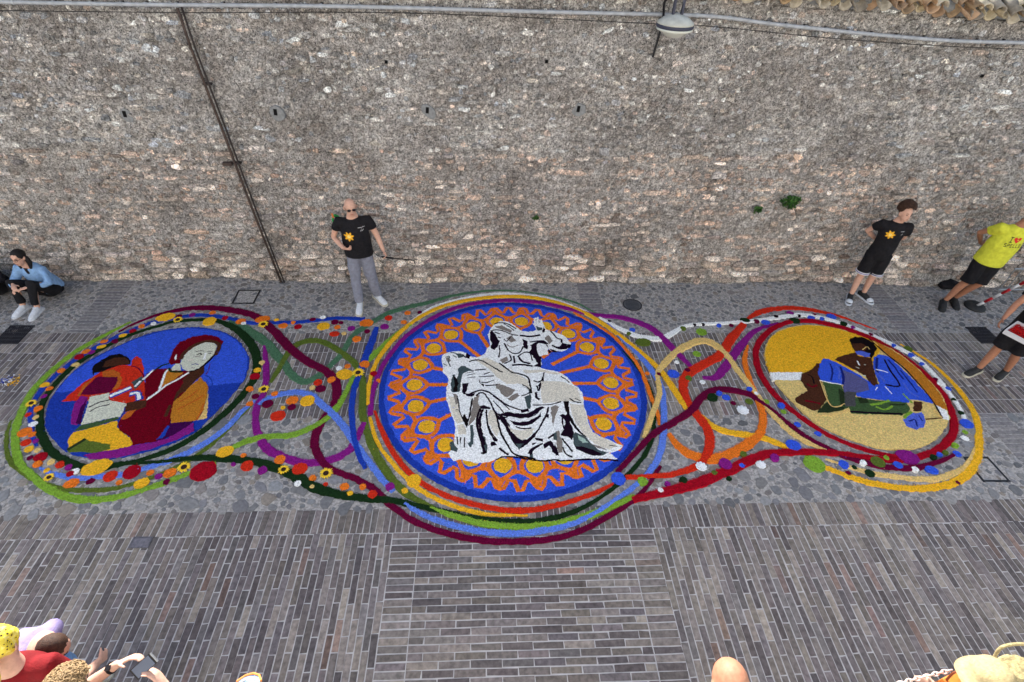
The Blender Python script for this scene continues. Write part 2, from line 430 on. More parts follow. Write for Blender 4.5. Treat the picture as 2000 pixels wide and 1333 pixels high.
while z < 4.4:
    low = z < .5; mid = z < 2.3
    hrow = rng.uniform(.085, .125) if low else rng.uniform(.045, .105) if mid else rng.uniform(.04, .085)
    x = WX0+rng.uniform(-.1, 0); ph = rng.uniform(0, 6)
    while x < WX1:
        l_ = rng.uniform(.12, .36) if low else hrow*rng.choice([.9, 1.3, 1.9, 2.8, 3.8], p=[.26, .34, .24, .11, .05])*rng.uniform(.85, 1.2)
        zz0 = z+hrow/2+(.0 if low else .035*math.sin(x*1.1+ph)+.015*math.sin(x*3.7+ph*2))+rng.normal(0, .006 if low else .016)
        skip = .04 if low else (.18 if mid else .30)+(.5 if smear(x, zz0) > .9 else 0)
        xc = x+l_/2
        if rng.random() > skip and zz0 < wall_top(xc)-.04 and not blocked(xc, zz0):
            hh = hrow*rng.uniform(.36, .50)
            st.append((xc, zz0, l_*.485, hh*(1.5 if (not low and rng.random() < .07) else 1), rng.uniform(.028, .05) if low else rng.uniform(.004, .020), rng.normal(0, .05 if mid else .12), int(rng.integers(6, 9))))
            if not low and rng.random() < .5:        # pinning stones in the joints
                st.append((xc+rng.uniform(-.5, .5)*l_, zz0+hrow*.5, rng.uniform(.012, .03), rng.uniform(.008, .014), rng.uniform(.004, .014), rng.normal(0, .4), 6))
        x += l_+rng.uniform(.004, .014)
    z += hrow+.004; row += 1
st.sort(key=lambda s: -s[2]*s[3] if -7.6 < s[0] < 8.8 else 0)
mbs = MB()
for i, (x, z, rx, rz, h, a, n_) in enumerate(st):
    c = np.array(WS[rng.choice(len(WS), p=WSW)])*rng.uniform(.84, 1.12)*.5+np.array((172, 168, 162))*.53
    big = rx*rz
    if rng.random() < (.22 if big > .0042 else .05 if big > .0016 else .015): c = np.array((206, 205, 201))*rng.uniform(.92, 1.08)
    elif rng.random() < (.30 if (z < 2.3 and x > -1) else .12): c = c*np.array((1.03, .985, .96))
    elif rng.random() < (.25 if x < -2 else .10): c = c*np.array((.96, .99, 1.03))
    c = c*(np.array((1.035, .99, .955)) if z < 2.2 else np.array((.975, .985, .985)))
    c = c*rng.choice([.80, .9, 1, 1.06, 1.12], p=[.12, .2, .33, .22, .13])
    c = lin(np.clip(c, 0, 255)); one = MB() if i < 300 else mbs
    pebble(one, (x, wall_y(x, z)+.004, z), rx, rz, h, a, c, n_, '-y', .86, .13, 4.5)
    if one is not mbs: one.build('stone', m_wstone, wall)
tag(mbs.build('rubble_stones', m_wstone, wall), kind='stuff')
# putlog holes with their cement patches
m_cem = mat('cement_patch', (132, 134, 134), .9, 30, .2, .5, 90); m_void = mat('dark_hole', (14, 13, 13), 1, 20, .1)
for i, h in enumerate(holes):
    yy = wall_y(h[0], h[2]); big = i < 4
    if big:
        mb = MB(); pebble(mb, (h[0]+.015, yy+.004, h[2]-.02), .07+.02*(i % 2), .09+.03*((i*7) % 3)/2, .020, .1+i*.35, lin((158, 160, 158)), 12, '-y', .93, .06); mb.build('cement_patch', m_cem, wall)
    mb = MB(); ww, hh = (.032, .062) if big else (.03, .03)
    mb.box((h[0], yy-(.020 if big else .012), h[2]), (ww*1.25, .012, hh*1.25), roty(.1)); mb.build('weep_hole', m_void, wall)
# tile coping
TC = [(176, 162, 132), (188, 176, 150), (160, 136, 106), (176, 146, 116), (146, 138, 124), (182, 172, 152)]
m_tile = mat('roof_tile', (190, 175, 150), .85, 14, .3, .5, 60, objcol=True)
def tile_mesh(up):
    mb = MB(); n = 7; L = .42; vs = []
    for s_ in (0, 1):
        for r_ in (.074-.010*s_, .061-.010*s_):
            for k in range(n):
                q = PI*(k/(n-1)) if up else PI+PI*(k/(n-1))
                vs.append((math.cos(q)*r_, -L/2+L*s_, math.sin(q)*r_))
    f = []
    for k in range(n-1):
        f += [(k, k+1, 2*n+k+1, 2*n+k), (n+k, 3*n+k, 3*n+k+1, n+k+1), (k, n+k, n+k+1, k+1), (2*n+k, 2*n+k+1, 3*n+k+1, 3*n+k)]
    f += [(0, 2*n, 3*n, n), (n-1, 2*n-1, 4*n-1, 3*n-1)]
    mb.add(vs, f); me = mb.mesh('roof_tile'); me.materials.append(m_tile)
    me.polygons.foreach_set('use_smooth', [True]*len(me.polygons)); return me
tu, td = tile_mesh(True), tile_mesh(False)
x = WX0; i = 0
while x < WX1:
    for me, dz, dx in ((td, .085, 0), (tu, .10, .075)):
        for row in (0, 1):
            o = bpy.data.objects.new('roof_tile', me); COL.objects.link(o); o.parent = wall; o.matrix_parent_inverse = Matrix.Translation(-wall.location)
            o.location = (x+dx+rng.normal(0, .012), WY+.05+row*.33+rng.normal(0, .035), wall_top(x)+dz+row*.10+rng.normal(0, .01))
            o.rotation_euler = (.26+rng.normal(0, .1), rng.normal(0, .14), rng.normal(0, .14))
            o.color = (*lin(np.array(TC[rng.integers(len(TC))])*rng.uniform(.85, 1.05)), 1)
    x += .152
mb = MB(); mb.tube([(xx, WY+.12, wall_top(xx)+.02) for xx in np.linspace(WX0, WX1, 30)], (.10, .13), 8); mb.build('coping_bed', m_cem, wall)
# ================================================================== things fixed to the wall and set in the street
m_cond = mat('grey_conduit', (166, 170, 174), .6, 14, .2, 0); m_dark = mat('dark_iron', (52, 46, 44), .7, 20, .3, .3, 80)
m_rust = mat('rusty_pipe', (74, 62, 56), .8, 14, .4, .4, 60); m_wire = mat('black_wire', (30, 30, 32), .6, 10, .1)
def onwall(pts, off): return [tuple(np.array([p[0], WY-off, p[2]])) for p in (W(a, b, WY-off) for a, b in pts)]
def spline(P, n=8):
    P = np.array(P, float); Q = np.vstack([2*P[0]-P[1], P, 2*P[-1]-P[-2]]); out = []
    for i in range(1, len(Q)-2):
        for t in np.linspace(0, 1, n, endpoint=False):
            a, b, c, d = Q[i-1], Q[i], Q[i+1], Q[i+2]
            out.append(.5*((2*b)+(-a+c)*t+(2*a-5*b+4*c-d)*t*t+(-a+3*b-3*c+d)*t**3))
    out.append(Q[-2]); return np.array(out)
cp = spline(onwall([(-220, -2), (0, 4), (200, 8), (345, 10), (600, 12), (800, 16), (1000, 22), (1300, 29), (1400, 33), (1500, 46), (1600, 57), (1720, 69), (1860, 80), (2000, 84), (2160, 88)], .06))
ct = empty('cable_conduit', tuple(cp[0])); tag(ct, 'pale grey conduit clipped along the wall just under its top', 'conduit')
MB().tube(cp, .021, 10).build('tube', m_cond, ct, True)
for q in cp[::3]:
    MB().tube([q-(.012, 0, 0), q+(.012, 0, 0)], .027, 10).build('clip', m_cond, ct)
    MB().box((q[0], q[1]+.03, q[2]+.012), (.018, .06, .03)).build('bracket', m_dark, ct)
wp = spline(onwall([(-200, 20), (0, 21), (345, 25), (800, 26), (1280, 47), (1400, 53), (1600, 73), (1800, 88), (2000, 97), (2150, 102)], .05))
tag(MB().tube(wp, .0045, 6).build('overhead_wire', m_wire), 'thin dark wire strung along the wall below the conduit', 'wire')
# drain pipe pair
pa = onwall([(345, 12), (372, 92), (400, 165), (432, 248), (459, 320), (500, 428), (548, 548)], .055)
dp = empty('downpipe', (pa[-1][0], pa[-1][1], 0)); tag(dp, 'thin rusty twin pipe running down the whole height of the wall', 'pipe')
pb = [(p[0]+.05, p[1], p[2]) for p in pa]; pb[-1] = (pb[-1][0], pb[-1][1], 0.0); pa[-1] = (pa[-1][0], pa[-1][1], 0.0)
MB().tube(pa, .017, 8).build('pipe', m_rust, dp, True); MB().tube(pb, .012, 8).build('pipe', m_dark, dp, True)
for a, b in list(zip(pa[1:-1], pb[1:-1]))[1::2]:
    MB().box(((a[0]+b[0])/2, a[1]+.02, a[2]), (.10, .06, .022)).build('pipe_clip', m_dark, dp)
h = W(452, 322, WY-.06); MB().box((h[0]-.06, WY-.03, h[2]), (.12, .06, .04)).build('hook', m_rust, dp)
# street lamp
lp = W(1318, 52, WY-.42); y0 = WY-.42
lm = empty('street_lamp', (lp[0], WY, lp[2]+.2)); tag(lm, 'white disc street lamp on a short bracket high on the wall', 'lamp')
m_white = mat('lamp_enamel', (188, 186, 172), .5, 14, .15); m_lampdk = mat('lamp_band', (58, 60, 74), .5, 6, .1)
m_dif = mat('lamp_diffuser', (205, 208, 196), .3, 5, .05)
MB().lathe(lp, [(.02, .125), (.06, .12), (.15, .085), (.20, .045), (.21, .03)], 28).build('lamp_shade', m_white, lm, True)
MB().lathe(lp, [(.208, .032), (.214, .02), (.214, .0), (.208, -.01)], 28).build('rim_band', m_lampdk, lm, True)
MB().lathe(lp, [(.212, -.008), (.205, -.03), (.15, -.055), (.14, -.06), (.09, -.10), (.03, -.115)], 28).build('diffuser', m_dif, lm, True)
for sx in (-.05, .05):
    MB().box((lp[0]+sx, y0+.0, lp[2]+.2), (.022, .05, .2)).build('hanger', m_lampdk, lm)
MB().box((lp[0], y0, lp[2]+.30), (.16, .05, .025)).build('cross_bar', m_white, lm)
MB().tube([(lp[0]-.05, y0, lp[2]+.30), (lp[0]-.10, WY-.2, lp[2]+.33), (lp[0]-.16, WY+.02, lp[2]+.34)], .02, 8).build('arm', m_dark, lm)
c0 = W(1306, 28, WY-.1); c1 = W(1275, 112, WY-.05)
MB().tube(spline([(lp[0]-.05, y0+.02, lp[2]+.28), (lp[0]-.1, WY-.18, lp[2]+.2), (c0[0]-.05, WY-.08, lp[2]-.02), (c1[0], WY-.05, c1[2])]), .014, 8).build('supply_cable', m_wire, lm)
# plants rooted in the wall
def leaves(n, c, r, size, cols, squash=(1, .6, 1), up=0):
    d = rng.normal(0, 1, (n, 3)); d /= np.linalg.norm(d, axis=1)[:, None]
    P = np.array(c)+d*(rng.uniform(.15, 1, n)**.6)[:, None]*r*np.array(squash)
    a = rng.normal(0, 1, (n, 3)); a[:, 2] += up; a /= np.linalg.norm(a, axis=1)[:, None]
    b = np.cross(a, rng.normal(0, 1, (n, 3))); b /= np.linalg.norm(b, axis=1)[:, None]
    s = size*rng.uniform(.6, 1.3, n)[:, None]
    V = np.stack([P-a*s, P+b*s*.45, P+a*s, P-b*s*.45], 1)
    return big_quads(V, np.array(cols)[rng.integers(len(cols), size=n)]*rng.uniform(.7, 1.25, (n, 1)))
m_leaf = mat('leaf', (60, 90, 40), .6, 30, .2, attr='col')
GRN = [lin((52, 92, 40)), lin((38, 72, 30)), lin((70, 110, 48))]
def wall_plant(px, py, r, n, label):
    p = W(px, py, WY-.05); t = empty('wall_plant', (p[0], WY, p[2])); tag(t, label, 'plant')
    link('foliage', leaves(int(n*.5), (p[0], WY-.07, p[2]), r*.75, .03, GRN), m_leaf, t)
    for k in range(7):
        a_ = rng.uniform(0, 2*PI); q_ = (p[0]+math.cos(a_)*r*rng.uniform(.6, 1.15), WY-.07, p[2]+math.sin(a_)*r*rng.uniform(.5, 1.0)-.01); link('leaf_cluster', leaves(int(n*.09)+3, q_, r*.34, .024, GRN), m_leaf, t)
    for k in range(5):
        a = rng.uniform(-1, 1); MB().tube([(p[0], WY+.01, p[2]-r*.3), (p[0]+a*r*.5, WY-.08, p[2]), (p[0]+a*r*.8, WY-.1, p[2]+rng.uniform(-.5, .6)*r)], .004, 5).build('stem', m_leaf, t)
wall_plant(1546, 393, .13, 420, 'bushy green plant growing out of the stone wall')
wall_plant(1480, 408, .06, 70, 'small sprig of weed in a wall crack beside the bushy plant')
wall_plant(1047, 424, .04, 40, 'tiny tuft of green weed in the wall above the middle medallion')
# shrub behind the coping
for px, r in ((1870, .55), (1960, .6), (2060, .8)):
    p = W(px, 12, WY+1.1); t = empty('garden_shrub', (p[0], WY+1.2, 0)); tag(t, 'dark leafy shrub behind the tile coping of the wall', 'shrub', 'shrubs behind the wall')
    link('crown', leaves(2600, (p[0], WY+1.3, p[2]-.55), r, .05, [lin((40, 52, 26)), lin((26, 34, 18)), lin((62, 70, 34))], (1, .7, .8)), m_leaf, t)
    MB().tube([(p[0], WY+1.3, -.05), (p[0]+.05, WY+1.28, p[2]-.4)], [.06, .03], 8).build('trunk', m_rust, t)
# covers and gratings
m_iron = mat('cast_iron', (84, 88, 92), .6, 60, .25, .6, 120, dist=.003); m_irond = mat('grating_iron', (46, 46, 52), .6, 40, .3); m_pit = mat('drain_pit', (16, 16, 18), 1, 10, .1)
m_dark2 = mat('black_frame_iron', (26, 27, 30), .6, 40, .3)
def framed_cover(corners, label, infill, mfr=None):
    P = np.array([G(*c) for c in corners]); c = P.mean(0); t = empty('manhole_cover', tuple(c)); tag(t, label, 'manhole')
    def inset(k, z): return np.column_stack([(c+(P-c)*k)[:, :2], np.full(4, z)])
    mb = MB()
    for i in range(4):
        j = (i+1) % 4; o0, o1 = inset(1, .006)[[i, j]]; i0, i1 = inset(.86, .006)[[i, j]]; lo = np.array([0, 0, -.03])
        mb.add([o0, o1, i1, i0, o0+lo, o1+lo, i1+lo, i0+lo], [(0, 1, 2, 3), (4, 5, 1, 0), (7, 3, 2, 6)])
    mb.build('frame', mfr or m_dark2, t)
    mb = MB(); q = inset(.845, .003); mb.add(np.vstack([q, q-(0, 0, .03)]), [(0, 1, 2, 3)]+[(4+i, 4+(i+1) % 4, (i+1) % 4, i) for i in range(4)]); mb.build('infill', infill, t)
framed_cover([(466, 567), (510, 567), (496, 594), (452, 594)], 'square stone-filled manhole cover beside the foot of the downpipe', m_cobmort)
framed_cover([(1880, 893), (1929, 893), (1974, 942), (1921, 942)], 'square stone-filled manhole cover beside the orange petal ring', m_cobmort)
framed_cover([(262, 1049), (300, 1049), (289, 1071), (250, 1071)], 'small square cover set into the brick paving', m_brickj if False else mat('dark_cover', (104, 103, 112), .7, 40, .3, .5, 80), mat('worn_frame', (92, 92, 100), .7, 40, .3))
g = G(1235, 596); t = empty('manhole_cover', tuple(g)); tag(t, 'round cast iron manhole cover in the cobbles near the wall', 'manhole')
MB().lathe(g, [(.155, -.02), (.155, .006), (.135, .006), (.135, .002)], 32).build('rim', m_irond, t)
MB().lathe(g, [(.133, -.02), (.133, .004)], 32).build('lid', m_iron, t)
for k in range(-3, 4):
    MB().box((g[0], g[1]+k*.033, .0055), (.22*math.sqrt(1-(k/4.2)**2), .012, .004)).build('rib', m_irond, t)
def grating(c4, label):
    P = np.array([G(*c) for c in c4]); x0, x1 = P[:, 0].min(), P[:, 0].max(); y0_, y1_ = P[:, 1].min(), P[:, 1].max()
    t = empty('drain_grating', ((x0+x1)/2, (y0_+y1_)/2, 0)); tag(t, label, 'drain')
    MB().box(((x0+x1)/2, (y0_+y1_)/2, -.008), (x1-x0, y1_-y0_, .02)).build('pit', m_pit, t)
    for k in range(13):
        MB().box((x0+(k+.5)*(x1-x0)/13, (y0_+y1_)/2, .005), ((x1-x0)/13*.42, y1_-y0_, .01)).build('bar', m_irond, t)
    for k in range(6):
        MB().box(((x0+x1)/2, y0_+k*(y1_-y0_)/5, .0045), (x1-x0, .014, .0085)).build('cross_bar', m_irond, t)
grating([(20, 637), (68, 637), (20, 672), (30, 672)], 'rectangular iron drain grating beside the sitting person')
grating([(1885, 640), (1925, 640), (1930, 671), (1945, 671)], 'rectangular iron drain grating beside the tray carrier')
# ================================================================== the flower carpet
PAL = dict(blue=(56, 92, 216), navy=(32, 62, 166), royal=(34, 66, 172), sky=(98, 132, 222), lime=(128, 168, 58), olive=(92, 110, 44), dgreen=(26, 50, 26),
    teal=(78, 116, 88), maroon=(100, 10, 52), wine=(110, 4, 26), crimson=(160, 14, 34), red=(206, 50, 30), orange=(232, 122, 40), gold=(238, 182, 44),
    cream=(226, 194, 122), purple=(134, 32, 128), dpurple=(64, 10, 72), white=(240, 242, 240), pale=(212, 214, 196), tan=(224, 198, 126), ochre=(192, 124, 40),
    brown=(76, 44, 30), black=(22, 16, 18), ink=(26, 12, 28), grey=(138, 130, 122), slate=(70, 84, 86), beige=(222, 216, 200), mint=(172, 196, 182),
    slateb=(92, 92, 140), dkblue=(30, 40, 120), rust=(190, 98, 36), green=(66, 92, 56), dolive=(42, 54, 34), char=(78, 78, 80), peri=(84, 106, 210), pink=(222, 168, 178), violet=(96, 30, 110))
m_pet = {}
def petal_mat(k):
    if k in m_pet: return m_pet[k]
    m_pet[k] = mat('petals_'+k, PAL[k], .95, 55, .30, .9, 90, attr='col', dist=.01, detail=6, spec=.04); return m_pet[k]
RES = .007; GX0, GX1, GY0, GY1 = -7.2, 8.2, 2.3, 7.0
NXg, NYg = int((GX1-GX0)/RES), int((GY1-GY0)/RES)
idm = np.full((NYg, NXg), -1, np.int32); lev = np.zeros((NYg, NXg), np.float32)
SH = []
def raster(P):
    xs_, ys_ = (P[:, 0]-GX0)/RES, (P[:, 1]-GY0)/RES
    j0, j1 = max(0, int(ys_.min())), min(NYg-1, int(ys_.max())+1); rows = []; cols = []
    x2, y2 = np.roll(xs_, -1), np.roll(ys_, -1)
    for j in range(j0, j1+1):
        yc = j+.5; c = ((ys_ <= yc) & (y2 > yc)) | ((y2 <= yc) & (ys_ > yc))
        if not c.any(): continue
        xi = np.sort(xs_[c]+(yc-ys_[c])/(y2[c]-ys_[c])*(x2[c]-xs_[c]))
        for a, b in zip(xi[::2], xi[1::2]):
            i0, i1 = max(0, int(round(a))), min(NXg, int(round(b)))
            if i1 > i0: rows.append(np.full(i1-i0, j)); cols.append(np.arange(i0, i1))
    if not rows: return None
    return np.concatenate(rows), np.concatenate(cols)
def ragged(P, step=.03, amp=.0045):
    out = []
    n = len(P)
    for i in range(n):
        a, b = P[i], P[(i+1) % n]; k = max(1, int(np.hypot(*(b-a))/step))
        for t in range(k): out.append(a+(b-a)*t/k)
    out = np.array(out); return out+rng.normal(0, amp, out.shape)
def shape(P, col, name, parent, rag=1, strip=None, L=None):
    """register a patch of petals (ground outline P); painted over what was laid before it"""
    P = np.asarray(P, float)[:, :2]
    rc = raster(P)
    if rc is None: return
    i = len(SH); L = (float(lev[rc].max())+1 if L is None else L)+(i%17)*.011
    lev[rc] = np.maximum(lev[rc], L); idm[rc] = i
    SH.append((P, col, name, parent, L, strip))
LV = [None]
def px2g(pts): return np.array([G(a, b)[:2] for a, b in pts])
def sc(y): return float(np.interp(y, [560, 600, 700, 800, 900, 1000, 1060], [98, 108, 126, 143, 156, 167, 172]))
def poly(pts, col, name, parent, smooth=False):
    P = px2g(pts)
    if smooth: P = spline(np.vstack([P, P[:1]]), 5)[:-1]
    shape(ragged(P) if len(P) < 400 else P, col, name, parent, L=LV[0])
def ribbon(pts, col, name, parent, w=None, n=7):
    """pts: (px, py, width px)"""
    pts = [(p[0], p[1], p[2] if len(p) > 2 else w) for p in pts]
    Q = np.array([[*G(p[0], p[1])[:2], p[2]/sc(p[1])] for p in pts])
    S = spline(Q, n) if len(Q) > 2 else Q
    t = np.gradient(S[:, :2], axis=0); t /= np.linalg.norm(t, axis=1)[:, None]+1e-9
    nn = np.stack([-t[:, 1], t[:, 0]], 1)
    wl = (S[:, 2]/2)[:, None]*(1+rng.normal(0, .05, (len(S), 1)))+rng.normal(0, .0025, (len(S), 1)); wr = (S[:, 2]/2)[:, None]*(1+rng.normal(0, .05, (len(S), 1)))+rng.normal(0, .0025, (len(S), 1))
    wl = np.maximum(wl, .003); wr = np.maximum(wr, .003)
    A = S[:, :2]+nn*wl; B = S[:, :2]-nn*wr
    shape(np.vstack([A, B[::-1]]), col, name, parent, strip=(A, B), L=LV[0])
def ellp(px, py, rx, ry, ang=0):
    c = G(px, py)[:2]; s = sc(py); q = np.linspace(0, 2*PI, 22, endpoint=False)
    v = np.stack([np.cos(q)*rx/s, np.sin(q)*ry/s], 1)*(1+rng.normal(0, .03, (22, 1)))
    return c+v@np.array([[math.cos(ang), math.sin(ang)], [-math.sin(ang), math.cos(ang)]])
def Zm(x0, y0, s): return lambda *p: [(x0+a/s, y0+b/s) for a, b in p]
def Zw(x0, y0, s): return lambda w_, *p: [(x0+a/s, y0+b/s, w_/s) for a, b in p]
S6 = 20/3

def rthing(pts, col, label, w=None):
    c = G(pts[0][0], pts[0][1]); o = empty('petal_ribbon', (c[0], c[1], 0)); tag(o, label, 'petal ribbon')
    ribbon(pts, col, 'petals', o, w)
